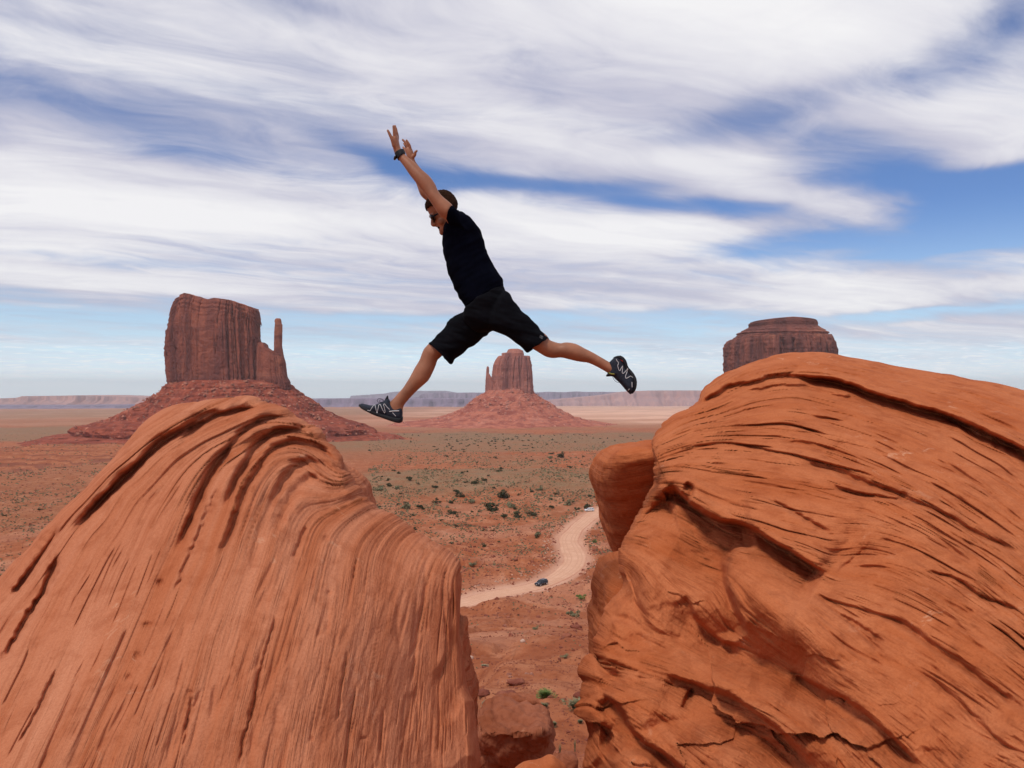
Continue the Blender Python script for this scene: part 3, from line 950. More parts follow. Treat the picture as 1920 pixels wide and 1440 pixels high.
def disp_left(u, v, s, P):
    a = (u * 0.35 + v) / 1000.0
    h = 0.020 * fbm(u / 260, v / 260, 1.7, 3)
    # beds: rounded ribs along the layers, stronger near the crest and on the left
    crest = np.exp(-(((u - 520) / 260) ** 2 + ((v - 860) / 150) ** 2)) + 0.55 * np.exp(-(((u - 150) / 200) ** 2 + ((v - 1100) / 250) ** 2))
    r1 = pn(s * 0.95 + 3.1, a * 1.5, 0.5)
    r2 = pn(s * 2.4, a * 2.5, 2.5)
    r3 = pn(s * 6.0, a * 5.0, 3.5)
    r4 = pn(s * 14.0, a * 9.0, 4.5)
    am = 0.35 + 1.0 * crest
    am2 = np.clip(0.16 + crest, 0, 1.2)
    h = h + 0.030 * am2 * r1 + 0.011 * am2 * r2
    h = h + terrace(s * 1.1 + 0.35 * fbm(a * 3, s * .3, 1, 3), a, 0.020, 0.7) * (0.05 + crest) + terrace(s * 2.7 + 0.3 * fbm(a * 5, s * .3, 5, 3), a, 0.006, 3.1) * (0.2 + crest)
    # sharp partings: narrow dark slots, broken along their length
    def slots(fs, fa, w, A, thr, z):
        n = pn(s * fs, a * fa * 0.35, z)
        along = smooth(thr + 0.08, thr + 0.28, pn(s * fs * 0.45 + 5, a * fa * 1.5, z + 9))
        return -A * np.exp(-(n / w) ** 2) * along
    right = smooth(560, 800, u)
    h = h + slots(1.1, 4, 0.05, 0.014, 0.02, 11.0) + slots(2.6, 6, 0.08, 0.009, 0.0, 14.0)
    h = h + slots(5.0, 9, 0.11, 0.0085, 0.0, 17.0) * (0.25 + 0.75 * right) + slots(10.0, 12, 0.16, 0.0025, 0.05, 19.0) * (0.2 + 0.8 * right)
    h = h + 0.0014 * r3 * (0.5 + right) + 0.0005 * r4 * (0.6 + right)
    # the named deep grooves
    h = h + groove(u, v, [(112, 985), (85, 1030), (50, 1080), (20, 1120)], 0.04, 6, jag=1, asym=0.02)
    h = h + groove(u, v, [(440, 762), (396, 775), (354, 800), (300, 832), (262, 870), (215, 915), (170, 960), (125, 1012)], 0.09, 9, taper=0.22, jag=1.5, asym=0.03)
    h = h + groove(u, v, [(492, 760), (455, 768), (410, 781), (370, 802), (330, 830)], 0.07, 7, taper=0.2, jag=1, asym=0.03)
    h = h + groove(u, v, [(112, 1035), (83, 1106), (50, 1160), (31, 1193), (0, 1245)], 0.045, 6, jag=3)
    h = h + groove(u, v, [(555, 790), (515, 783), (470, 800), (430, 838), (400, 880), (380, 920), (350, 990), (325, 1050)], 0.06, 8, taper=0.22, jag=1.5, asym=0.03)
    h = h + groove(u, v, [(600, 822), (560, 806), (515, 812), (480, 838), (455, 880), (440, 905), (420, 960)], 0.06, 8, taper=0.2, jag=1.5, asym=0.03)
    h = h + groove(u, v, [(640, 880), (615, 850), (575, 832), (540, 830), (505, 850), (470, 900), (450, 940), (430, 1000), (405, 1055)], 0.05, 7, taper=0.15, asym=0.03)
    h = h + groove(u, v, [(650, 905), (618, 880), (580, 865), (550, 880), (520, 920), (500, 960)], 0.04, 9, taper=0.25, asym=0.02)
    h = h + groove(u, v, [(620, 905), (585, 895), (555, 920), (530, 965), (508, 1010)], 0.03, 10, taper=0.25)
    h = h + groove(u, v, [(575, 985), (548, 1050)], 0.02, 3, jag=2)
    h = h + groove(u, v, [(519, 1147), (500, 1215), (483, 1281), (475, 1330), (457, 1383), (448, 1440)], 0.024, 2.6, taper=0.1, jag=2.5)
    h = h + groove(u, v, [(360, 1300), (352, 1350), (342, 1405)], 0.020, 2.8, jag=2.5)
    h = h + groove(u, v, [(653, 1214), (640, 1290), (632, 1358)], 0.014, 2.4, jag=2)
    h = h + groove(u, v, [(108, 1250), (85, 1300), (60, 1350), (30, 1400)], 0.02, 3.0, jag=2)
    h = h + groove(u, v, [(410, 905), (395, 950), (370, 1010), (348, 1060), (325, 1120)], 0.02, 4, jag=5)
    h = h + groove(u, v, [(800, 1035), (795, 1110), (782, 1200), (770, 1290)], 0.012, 3, jag=2)
    h = h + groove(u, v, [(838, 1055), (832, 1130), (838, 1210), (822, 1290)], 0.014, 3, jag=2)
    # pits
    for (px, py, A, rx, ry) in [(300, 1093, .022, 6, 7), (276, 1172, .02, 9, 5), (258, 1230, .018, 7, 8), (241, 1270, .016, 6, 7), (357, 1298, .012, 5, 4), (468, 1340, .018, 4, 8), (612, 1010, .015, 6, 6), (617, 1112, .012, 6, 5), (682, 1385, .01, 6, 4), (585, 1386, .012, 3, 5)]:
        h = h - A * np.exp(-(((u - px) / rx) ** 2 + ((v - py) / ry) ** 2))
    # broken slabs at the right edge
    e = smooth(770, 850, u) * smooth(1080, 1180, v)
    h = h + e * (0.014 * np.sign(pn(u / 60, v / 110, 5.5)) * np.minimum(1, 8 * np.abs(pn(u / 60, v / 110, 5.5))))
    h = h + 0.0010 * fbm(s * 9, a * 9, 3.1, 2)
    return h


SL = [(-420, 1640), (-300, 1450), (-150, 1275), (0, 1083), (60, 1030), (110, 965), (170, 905), (225, 845), (268, 800), (300, 776), (330, 764), (370, 757), (410, 751), (445, 750.5), (480, 751), (500, 760), (525, 768), (548, 781), (575, 792), (600, 815),
      (625, 840), (643, 868), (652, 893), (668, 912), (692, 932), (715, 950), (745, 966), (780, 990), (812, 1010), (840, 1028), (858, 1042), (866, 1060), (869, 1090), (871, 1150), (870, 1180), (874, 1215), (878, 1260), (884, 1300), (888, 1350), (893, 1400), (897, 1450), (902, 1560), (910, 1750)]
DL = [(-300, 1500, 3.0), (0, 1440, 2.6), (400, 1440, 2.75), (700, 1440, 3.05), (880, 1440, 3.5), (400, 1600, 2.4), (0, 1600, 2.3), (700, 1600, 2.7), (0, 1250, 3.2), (200, 1200, 3.15), (450, 1100, 3.35), (700, 1150, 3.55), (860, 1200, 3.95),
      (200, 1000, 3.8), (0, 1110, 3.9), (330, 850, 4.1), (450, 900, 3.9), (450, 780, 4.4), (600, 860, 4.3), (600, 960, 3.95), (650, 930, 4.1), (760, 1010, 4.15), (850, 1060, 4.1), (550, 1250, 3.05), (-300, 1700, 2.6)]
rl = empty('rock_outcrop', (0, 0, 0))
tag(rl, 'rounded orange sandstone fin on the left with steep grooved layers running down its face', 'rock')
P, s, al = rock_sheet(SL, (300, 2150), 0.40, 900, 460, DL, 30, 0.25, s_left, disp_left, backd=1.2)
rock_obj('rock_face', P, s, al, M_left, rl)

# right rock
RC = [
    (0, [(1310, 745), (1343, 705), (1450, 664), (1534, 662), (1677, 684), (1796, 708), (1920, 733), (2100, 775)]),
    (3, [(1316, 752), (1361, 726), (1414, 714), (1462, 702), (1498, 708), (1558, 717), (1605, 726), (1677, 750), (1755, 771), (1820, 795), (1920, 843), (2080, 930)]),
    (4.2, [(1202, 831), (1259, 783), (1319, 765), (1390, 741), (1468, 720), (1534, 726), (1605, 747), (1677, 765), (1767, 790), (1826, 815), (1920, 862), (2080, 955)]),
    (7, [(1223, 837), (1289, 807), (1378, 804), (1468, 795), (1558, 813), (1617, 831), (1677, 861), (1767, 902), (1844, 950), (1920, 1010), (2050, 1120)]),
    (9, [(1223, 867), (1289, 843), (1349, 843), (1438, 843), (1516, 855), (1575, 873), (1647, 908), (1725, 938), (1796, 980), (1856, 1016), (1920, 1058), (2050, 1160)]),
    (12, [(1223, 896), (1283, 908), (1349, 920), (1414, 932), (1498, 950), (1558, 962), (1617, 968), (1707, 998), (1796, 1052), (1856, 1099), (1920, 1147), (2050, 1250)]),
    (14, [(1290, 930), (1330, 965), (1378, 986), (1438, 1015), (1498, 1045), (1560, 1050), (1640, 1040), (1737, 1075), (1826, 1130), (1920, 1195), (2050, 1300)]),
    (17, [(1367, 1034), (1414, 1022), (1486, 1058), (1558, 1099), (1617, 1129), (1707, 1171), (1796, 1225), (1856, 1267), (1920, 1314), (2030, 1400)]),
    (20, [(1355, 1075), (1390, 1147), (1438, 1177), (1498, 1225), (1558, 1278), (1617, 1308), (1677, 1350), (1737, 1404), (1800, 1460)]),
    (22, [(1158, 1046), (1199, 1117), (1229, 1153), (1289, 1195), (1349, 1225), (1396, 1249), (1470, 1290), (1560, 1350), (1650, 1440)]),
    (25, [(1116, 1249), (1199, 1261), (1289, 1290), (1337, 1332), (1408, 1350), (1468, 1386), (1522, 1440)]),
    (28, [(1098, 1284), (1170, 1326), (1259, 1392), (1331, 1450)]),
    (30, [(1092, 1400), (1150, 1460)]),
]
s_right = curves_field([(a_ * 0.62, b_) for a_, b_ in RC])


def ledge(u, v, P, A, A2, w1, w2, taper=0.12, jag=4.0, sharp=3.0):
    sharp *= 0.6
    """above the line (left of travel) stands out by A, below it is cut back by A2"""
    jn = jag * fbm(u / 30.0, v / 30.0, A * 50, 2)
    d, sd_, f = polydist(u + jn, v + jn, P)
    tp = smooth(0, taper, f) * smooth(0, taper, 1 - f)
    sg = d * sd_
    k = 1 / (1 + np.exp(-sg / sharp))
    return tp * ((1 - k) * A * np.exp(-d / w1) - k * A2 * np.exp(-d / w2))


def disp_right(u, v, s, P):
    a = (u + 0.3 * v) / 1000.0
    h = 0.035 * fbm(u / 330, v / 330, 4.7, 3)
    low = smooth(1000, 1200, v - 0.55 * (u - 1300))
    r1 = pn(s * 0.8 + 3.1, a * 2.0, 0.5)
    r2 = pn(s * 2.1, a * 4.0, 2.5)
    r3 = pn(s * 5.5, a * 8.0, 3.5)
    am = 0.35 + 1.0 * np.exp(-(((u - 1480) / 260) ** 2 + ((v - 870) / 80) ** 2)) + 0.5 * np.exp(-(((u - 1800) / 200) ** 2 + ((v - 1200) / 150) ** 2))
    am = am * (1 - 0.4 * low)
    h = h + 0.024 * am * r1 + 0.008 * am * r2 + 0.0015 * r3 * am

    def slots(fs, fa, w, A, thr, z):
        n = pn(s * fs, a * fa * 0.4, z)
        along = smooth(thr, thr + 0.30, pn(s * fs * 0.45 + 5, a * fa, z + 9))
        st = 1 / (1 + np.exp(-n / (w * 0.35)))
        return -A * np.exp(-(n / w) ** 2) * along + A * 0.5 * (st - 0.5) * along
    h = h + (terrace(s * 0.9 + 0.4 * fbm(a * 4, s * .3, 1, 3), a * 1.5, 0.030, 0.7) + terrace(s * 2.3 + 0.35 * fbm(a * 7, s * .3, 5, 3), a * 2, 0.011, 3.1) + terrace(s * 5.1 + 0.3 * fbm(a * 11, s * .3, 8, 3), a * 3, 0.0035, 5.1)) * np.clip(am - 0.25, 0.1, 1.4)
    h = h + slots(1.5, 5, 0.05, 0.022, 0.0, 11.0) * (0.4 + am) + slots(3.3, 8, 0.08, 0.012, 0.0, 14.0) * (0.3 + am)
    h = h + slots(6.0, 14, 0.11, 0.008, 0.02, 17.0) + slots(10.0, 20, 0.16, 0.003, 0.05, 19.0)
    # long shadowed partings
    h = h + ledge(u, v, [(1470, 700), (1540, 708), (1605, 724), (1640, 738), (1677, 750), (1755, 771), (1820, 795), (1920, 843), (2000, 885)], 0.05, 0.15, 40, 26, sharp=2.0)
    h = h + ledge(u, v, [(1310, 757), (1361, 727), (1414, 714), (1462, 703), (1500, 708)], 0.03, 0.06, 30, 18)
    h = h + ledge(u, v, [(1390, 735), (1450, 724), (1510, 722), (1570, 740), (1620, 748)], 0.02, 0.04, 20, 14)
    h = h + groove(u, v, [(1760, 772), (1800, 790), (1826, 812), (1880, 832), (1930, 852)], 0.05, 6)
    h = h + groove(u, v, [(1460, 828), (1516, 833), (1575, 850), (1620, 880)], 0.03, 6, asym=0.01)
    h = h + groove(u, v, [(1500, 868), (1560, 880), (1617, 905), (1680, 925), (1720, 938)], 0.04, 7, asym=0.015)
    h = h + groove(u, v, [(1540, 905), (1600, 925), (1650, 932), (1725, 945), (1770, 965), (1830, 1000), (1880, 1022), (1920, 1045)], 0.035, 5, asym=0.015)
    h = h + groove(u, v, [(1440, 935), (1480, 955), (1530, 985), (1560, 1000)], 0.03, 4, asym=0.01)
    h = h + groove(u, v, [(1730, 1070), (1790, 1085), (1840, 1120), (1870, 1130), (1920, 1150)], 0.03, 4, jag=6)
    h = h + groove(u, v, [(1650, 1150), (1700, 1175), (1760, 1220), (1800, 1245), (1860, 1290), (1920, 1330)], 0.04, 7, asym=0.02)
    h = h + groove(u, v, [(1700, 1250), (1740, 1270), (1790, 1310), (1850, 1370), (1920, 1430)], 0.025, 5)
    h = h + groove(u, v, [(1575, 1150), (1620, 1180), (1660, 1205)], 0.025, 4)
    # the big overhang and the hollow under it
    h = h + ledge(u, v, [(1255, 900), (1275, 925), (1300, 948), (1350, 975), (1400, 985), (1440, 1010), (1490, 1040), (1550, 1078)], 0.06, 0.22, 70, 60, taper=0.08, sharp=3.0)
    h = h + ledge(u, v, [(1285, 903), (1300, 915), (1295, 935), (1290, 950)], 0.0, 0.08, 10, 16)
    # raised block with a cut end
    h = h - ledge(u, v, [(1555, 1082), (1600, 1045), (1642, 1006)], 0.05, -0.07, 60, 45, taper=0.4, sharp=3.0) * 1.0
    # nose
    h = h + 0.13 * np.exp(-((((u - 1460) * 0.70 + (v - 1125) * 0.71) / 145) ** 2 + ((-(u - 1460) * 0.71 + (v - 1125) * 0.70) / 52) ** 2) ** 1.4)
    h = h + ledge(u, v, [(1405, 1190), (1375, 1130), (1358, 1080), (1362, 1046), (1385, 1028), (1420, 1022)][::-1], 0.05, 0.20, 40, 45, taper=0.12, sharp=4)
    # hollows lower down
    for (px, py, rx, ry, ang, A) in [(1300, 1060, 75, 70, 0.2, .10), (1340, 1190, 110, 40, 0.35, .16), (1400, 1245, 90, 34, 0.3, .12), (1520, 1300, 110, 40, 0.75, .10), (1230, 1215, 70, 30, 0.3, .08), (1470, 1420, 140, 30, 0.5, .10), (1180, 1110, 30, 60, -0.2, .05)]:
        c, s_ = math.cos(ang), math.sin(ang)
        p = ((u - px) * c + (v - py) * s_) / rx
        q = (-(u - px) * s_ + (v - py) * c) / ry
        h = h - A * 1.35 * np.exp(-(p * p + q * q))
    h = h + ledge(u, v, [(1288, 1112), (1300, 1150), (1320, 1175), (1350, 1200), (1390, 1215)], 0.03, 0.07, 30, 30)
    h = h + ledge(u, v, [(1240, 1260), (1310, 1285), (1360, 1300), (1410, 1330), (1470, 1375), (1520, 1440)], 0.03, 0.09, 60, 50)
    h = h + ledge(u, v, [(1480, 1255), (1530, 1285), (1600, 1320), (1660, 1370), (1730, 1440)], 0.03, 0.09, 80, 60)
    h = h - ledge(u, v, [(1110, 1249), (1180, 1256), (1235, 1272), (1290, 1296)], 0.02, -0.03, 30, 60, taper=0.2)
    h = h + ledge(u, v, [(1125, 1295), (1165, 1330), (1190, 1375), (1260, 1425), (1300, 1460)], 0.05, 0.10, 60, 40)
    h = h + groove(u, v, [(1300, 1290), (1290, 1310), (1280, 1330)], 0.04, 5)
    h = h + groove(u, v, [(1130, 1148), (1180, 1165), (1230, 1185), (1290, 1205)], 0.02, 7)
    # rough broken rock in the lower left
    rg = smooth(1560, 1250, u) * smooth(1150, 1260, v)
    bn = pn(u / 90, v / 60, 5.5)
    h = h + (0.35 + 0.65 * rg) * low * 0.03 * np.sign(bn) * np.minimum(1, 5 * np.abs(bn))
    # fractured blocks: each patch is a plane of its own tilt
    rs = np.random.RandomState(21)
    best = np.full(u.shape, 1e9)
    pl = np.zeros(u.shape)
    wu_, wv_ = u + 14 * fbm(u / 60, v / 60, 1.1, 3), v + 14 * fbm(u / 60, v / 60, 6.1, 3)
    for k in range(34):
        cx, cy = rs.uniform(1080, 1760), rs.uniform(1040, 1560)
        gx, gy = rs.normal(0, .35), rs.normal(0, .35)
        du, dv = wu_ - cx, wv_ - cy
        # patches are long in the bedding direction (down to the right)
        p_, q_ = (du * .86 + dv * .5) / 1.9, (-du * .5 + dv * .86)
        dd_ = p_ * p_ + q_ * q_
        m_ = dd_ < best
        best = np.where(m_, dd_, best)
        pl = np.where(m_, np.clip((gx * du + gy * dv) / 900.0, -.05, .05) + rs.normal(0, .012), pl)
    lowm = smooth(1040, 1180, v - 0.75 * (u - 1350)) * smooth(1830, 1600, u)
    lowm = lowm * (1 - np.exp(-(((u - 1430) / 110) ** 2 + ((v - 1100) / 100) ** 2) ** 2))
    h = h + lowm * pl * 0.75
    h = h + low * 0.010 * fbm(u / 38, v / 30, 8.5, 4) + 0.0012 * fbm(s * 9, a * 12, 3.1, 2)
    return h


SR = [(1085, 1760), (1088, 1560), (1090, 1480), (1089, 1430), (1093, 1370), (1092, 1310), (1095, 1284), (1098, 1262), (1108, 1249), (1125, 1243), (1118, 1215), (1120, 1185), (1132, 1155), (1150, 1122), (1158, 1095), (1153, 1060), (1160, 1025), (1170, 998), (1182, 970), (1196, 950),
      (1212, 925), (1222, 905), (1221, 880), (1219, 850), (1216, 828), (1228, 804), (1259, 776), (1285, 764), (1303, 750), (1316, 733), (1328, 718), (1345, 705), (1378, 693), (1414, 679), (1450, 665), (1475, 660), (1498, 659), (1534, 662), (1575, 668), (1677, 684.5), (1796, 708), (1920, 733), (2060, 765), (2250, 830), (2450, 920)]
DR = [(1100, 1440, 3.7), (1300, 1440, 3.1), (1500, 1440, 2.75), (1700, 1440, 2.55), (1920, 1440, 2.3), (1100, 1270, 3.95), (1250, 1250, 3.7), (1170, 1050, 4.4), (1230, 870, 4.9), (1300, 960, 4.4), (1450, 1100, 3.6), (1400, 900, 4.5), (1320, 780, 5.4), (1500, 700, 5.9), (1500, 800, 5.0),
      (1700, 750, 5.4), (1700, 900, 4.2), (1700, 1100, 3.3), (1920, 770, 5.0), (1920, 950, 3.7), (1920, 1200, 2.8), (2200, 900, 4.5), (2200, 1300, 2.5), (1500, 1650, 2.3), (1150, 1650, 3.3), (1900, 1700, 1.9), (1600, 1250, 3.0)]
rr = empty('rock_outcrop', (0, 0, 0))
tag(rr, 'massive orange sandstone dome on the right with swirling layers and an overhanging hollow', 'rock')
P, s, al = rock_sheet(SR, (1760, 1900), 0.36, 960, 560, DR, 110, 0.5, s_right, disp_right, backd=1.6)
rock_obj('rock_face', P, s, al, M_right, rr)


def boulder_mesh(name, outline, dist, depth, seed=0.0, n_ang=150, n_r=60, rough=0.03, mat=None, strata_k=0.05, tilt=0.3, flat=2.4, parent=None, under=0.0, topv=None, topk=0.0):
    """closed boulder whose outline on the picture is given; bulges to both sides by depth"""
    S = resample(list(outline) + [outline[0]], n=n_ang + 1)[:-1]
    C = S.mean(0)
    k = np.linspace(0, math.pi, n_r)
    rings = []
    ss = []
    for a in k:
        r = math.sin(a) ** (2 / flat)
        dd = -math.cos(a)
        dd = math.copysign(abs(dd) ** (2 / flat), dd)
        u = C[0] + (S[:, 0] - C[0]) * r
        v = C[1] + (S[:, 1] - C[1]) * r
        d = dist + depth * dd + under * (v - C[1]) / 100.0
        if topv is not None:
            d = d + topk * np.maximum(0, topv - v) / 100.0
        # keep the outline true: widen with distance only through perspective of the middle
        d0 = d - depth * dd
        X = (u - 960) / F * d0
        Z = (HOR - v) / F * d0
        rings.append(np.stack([X, d, Z], -1))
        ss.append((v - tilt * u) * strata_k)
    G = np.array(rings)
    s = np.array(ss)
    gi = np.gradient(G, axis=0)
    gj = np.roll(G, -1, 1) - np.roll(G, 1, 1)
    N = np.cross(gi, gj)
    N /= np.maximum(1e-6, np.linalg.norm(N, axis=-1, keepdims=True))
    ctr = G.mean((0, 1))
    if (N * (G - ctr)).sum() < 0:
        N = -N
    sc = 1.0 / (0.25 * depth + 0.1)
    x, y, z = (G[..., i] * sc for i in range(3))
    size = depth
    h = rough * size * (fbm(x + seed, y, z, 5) * 1.2) + rough * size * 0.4 * pn(s * 1.5, x * 0.3, seed)
    bn = pn(x * 0.55 + seed, y * 0.55, z * 0.55 + 3)
    h = h + rough * size * 0.5 * np.sign(bn) * np.minimum(1, 6 * np.abs(bn))
    G = G + N * h[..., None]
    q = grid_quads(n_r, n_ang, wrap=True)
    al = (G[..., 0] + G[..., 2]) * 2
    me = np_mesh(name, G.reshape(-1, 3), q, True, {'strata': ('FLOAT_VECTOR', np.stack([s, al, np.zeros_like(s)], -1))})
    return add(name, me, mat or M_right, parent)


# blocks that belong to the right rock: the dark undercut block and the one below it
boulder_mesh('side_block', [(1300, 815), (1240, 826), (1195, 831), (1152, 838), (1127, 857), (1115, 880), (1113, 902), (1119, 930), (1126, 960), (1135, 995), (1152, 1036), (1175, 1090), (1230, 1110), (1300, 1050)], 6.8, 0.7, 2.0, rough=0.022, parent=rr, flat=3.6, n_ang=420, n_r=200, tilt=-0.2, under=0.72)['label'] = 'dark undercut block at the left shoulder of the right rock'
boulder_mesh('side_block', [(1200, 1040), (1150, 1042), (1125, 1062), (1114, 1090), (1116, 1130), (1108, 1160), (1112, 1200), (1116, 1240), (1130, 1330), (1200, 1340), (1240, 1200)], 5.6, 0.5, 5.0, rough=0.04, parent=rr, flat=2.8, n_ang=260, n_r=110)['label'] = 'purplish lower block under the undercut one'
# pieces of the left rock
boulder_mesh('rear_knob', [(600, 850), (640, 868), (664, 885), (680, 903), (690, 925), (700, 960), (660, 1010), (590, 1000), (560, 920)], 5.0, 0.4, 8.0, rough=0.04, parent=rl, mat=M_left, n_ang=200, n_r=90)
boulder_mesh('edge_slab', [(840, 1150), (872, 1156), (879, 1170), (878, 1205), (884, 1222), (883, 1245), (889, 1300), (886, 1380), (850, 1400), (820, 1280)], 4.4, 0.35, 3.0, rough=0.05, parent=rl, mat=M_left, n_ang=220, n_r=90, tilt=2.0)

# boulders low in the gap
M_boul = sandstone_mat('gap_boulder', (0.27, 0.078, 0.034), (0.36, 0.125, 0.066), (0.15, 0.036, 0.016), 0.6)
o = boulder_mesh('boulder', [(893, 1360), (903, 1336), (925, 1322), (950, 1315), (985, 1317), (1012, 1330), (1030, 1352), (1035, 1380), (1031, 1420), (1028, 1470), (1015, 1510), (960, 1520), (905, 1510), (893, 1450)], 12.6, 0.62, 1.0, rough=0.085, mat=M_boul, flat=4.8, n_ang=240, n_r=150, under=0.8, topv=1345, topk=2.4)
tag(o, 'blocky dark red boulder wedged at the bottom of the gap', 'boulder', 'boulders in the gap')
o = boulder_mesh('boulder', [(1042, 1425), (1052, 1413), (1066, 1411), (1080, 1416), (1083, 1432), (1080, 1455), (1060, 1465), (1040, 1450)], 11.0, 0.22, 4.0, rough=0.06, mat=M_boul)
tag(o, 'small dark boulder right of the blocky one at the bottom edge', 'boulder', 'boulders in the gap')
o = boulder_mesh('boulder', [(965, 1445), (985, 1433), (1010, 1429), (1035, 1422), (1050, 1430), (1065, 1450), (1060, 1480), (1000, 1500), (960, 1480)], 8.5, 0.25, 6.0, rough=0.04, mat=M_right)
tag(o, 'light tan boulder top poking into the bottom edge of the gap', 'boulder', 'boulders in the gap')


# ------------------------------------------------------------------ the jumping man
DP = 4.8


def Q(u, v, dy=0.0):
    return np.array([(u - 960) / F * (DP + dy), DP + dy, (HOR - v) / F * (DP + dy)])


def z1(x, y):           # close-up of arms and head -> picture position
    return (660 + x / 5.3333, 220 + y / 5.3333)


def loft(secs, n=24, sub=5, sq=2.0, cap=True, closed_start=None):
    """secs: (p1, p2, dy, b) two edge points on the picture, offset of the middle in depth, half depth"""
    A = np.array([[*s[0], *s[1], s[2], s[3]] for s in secs], float)
    if len(A) > 2 and sub > 1:
        E = np.vstack([2 * A[0] - A[1], A, 2 * A[-1] - A[-2]])
        out = []
        for i in range(len(A) - 1):
            p0, p1, p2, p3 = E[i:i + 4]
            for t in np.linspace(0, 1, sub, endpoint=False):
                out.append(0.5 * ((2 * p1) + (-p0 + p2) * t + (2 * p0 - 5 * p1 + 4 * p2 - p3) * t * t + (-p0 + 3 * p1 - 3 * p2 + p3) * t ** 3))
        out.append(A[-1])
        A = np.array(out)
    ph = np.linspace(0, 2 * math.pi, n, endpoint=False)
    c = np.sign(np.cos(ph)) * np.abs(np.cos(ph)) ** (2 / sq)
    s = np.sign(np.sin(ph)) * np.abs(np.sin(ph)) ** (2 / sq)
    R = []
    for a in A:
        P1, P2 = Q(a[0], a[1], a[4]), Q(a[2], a[3], a[4])
        m, h = (P1 + P2) / 2, (P2 - P1) / 2
        R.append(m[None] + c[:, None] * h[None] + s[:, None] * np.array([0, a[5], 0])[None])
    V = np.array(R).reshape(-1, 3)
    nr = len(A)
    q = grid_quads(nr, n, wrap=True).tolist()
    V = V.tolist()
    if cap:
        for row, fl in ((0, True), (nr - 1, False)):
            ctr = np.mean(R[row], axis=0)
            ci = len(V)
            V.append(ctr.tolist())
            for j in range(n):
                a, b = row * n + j, row * n + (j + 1) % n
                q.append([ci, b, a] if fl else [ci, a, b])
    return V, q


def tube(pts, radii, n=12):
    """pts: list of 3-vectors"""
    P = np.array(pts, float)
    r = np.array(radii, float)
    P = np.concatenate([P, r[:, None]], 1)
    if len(P) > 2:
        E = np.vstack([2 * P[0] - P[1], P, 2 * P[-1] - P[-2]])
        out = []
        for i in range(len(P) - 1):
            p0, p1, p2, p3 = E[i:i + 4]
            for t in np.linspace(0, 1, 4, endpoint=False):
                out.append(0.5 * ((2 * p1) + (-p0 + p2) * t + (2 * p0 - 5 * p1 + 4 * p2 - p3) * t * t + (-p0 + 3 * p1 - 3 * p2 + p3) * t ** 3))
        out.append(P[-1])
        P = np.array(out)
    r = P[:, 3]
    P = P[:, :3]
    T = np.gradient(P, axis=0)
    T /= np.linalg.norm(T, axis=1)[:, None]
    # rounded ends
    e0 = [P[0] - T[0] * r[0] * k for k in (0.95, 0.6)]
    e1 = [P[-1] + T[-1] * r[-1] * k for k in (0.6, 0.95)]
    P = np.vstack([e0, P, e1])
    r = np.concatenate([[r[0] * 0.3, r[0] * 0.8], r, [r[-1] * 0.8, r[-1] * 0.3]])
    T = np.vstack([T[:1], T[:1], T, T[-1:], T[-1:]])
    V, q = [], []
    up = np.array([0.13, 1.0, 0.11])
    ph = np.linspace(0, 2 * math.pi, n, endpoint=False)
    for p, t, rr_ in zip(P, T, r):
        a = np.cross(t, up)
        if np.linalg.norm(a) < 1e-3:
            a = np.cross(t, [1, 0, 0])
        a /= np.linalg.norm(a)
        b = np.cross(t, a)
        V += (p[None] + rr_ * (np.cos(ph)[:, None] * a + np.sin(ph)[:, None] * b)).tolist()
    nr = len(P)
    q = grid_quads(nr, n, wrap=True).tolist()
    for row, fl in ((0, True), (nr - 1, False)):
        q.append([row * n + j for j in (range(n - 1, -1, -1) if fl else range(n))])
    return V, q


def ellipsoid(c, ax, n=16, m=10, rot=None):
    V, q = [], []
    c = np.array(c, float)
    M = np.array(rot) if rot is not None else np.eye(3)
    for i in range(m + 1):
        th = math.pi * (i + 0.02) / (m + 0.04)
        for j in range(n):
            ph = 2 * math.pi * j / n
            p = np.array([ax[0] * math.sin(th) * math.cos(ph), ax[1] * math.sin(th) * math.sin(ph), ax[2] * math.cos(th)])
            V.append((c + M @ p).tolist())
    q = grid_quads(m + 1, n, wrap=True).tolist()
    q.append(list(range(n - 1, -1, -1)))
    q.append([m * n + j for j in range(n)])
    return V, q


def join(parts):
    V, f = [], []
    for pv, pq in parts:
        o = len(V)
        V += pv
        f += [[i + o for i in x] for x in pq]
    return V, f


def pyd(name, VQ, smooth=True):
    me = bpy.data.meshes.new(name)
    me.from_pydata(VQ[0], [], VQ[1])
    me.update()
    if smooth:
        me.polygons.foreach_set('use_smooth', [True] * len(me.polygons))
    return me


def recalc(me):
    import bmesh
    bm = bmesh.new()
    bm.from_mesh(me)
    bmesh.ops.recalc_face_normals(bm, faces=bm.faces)
    bm.to_mesh(me)
    bm.free()


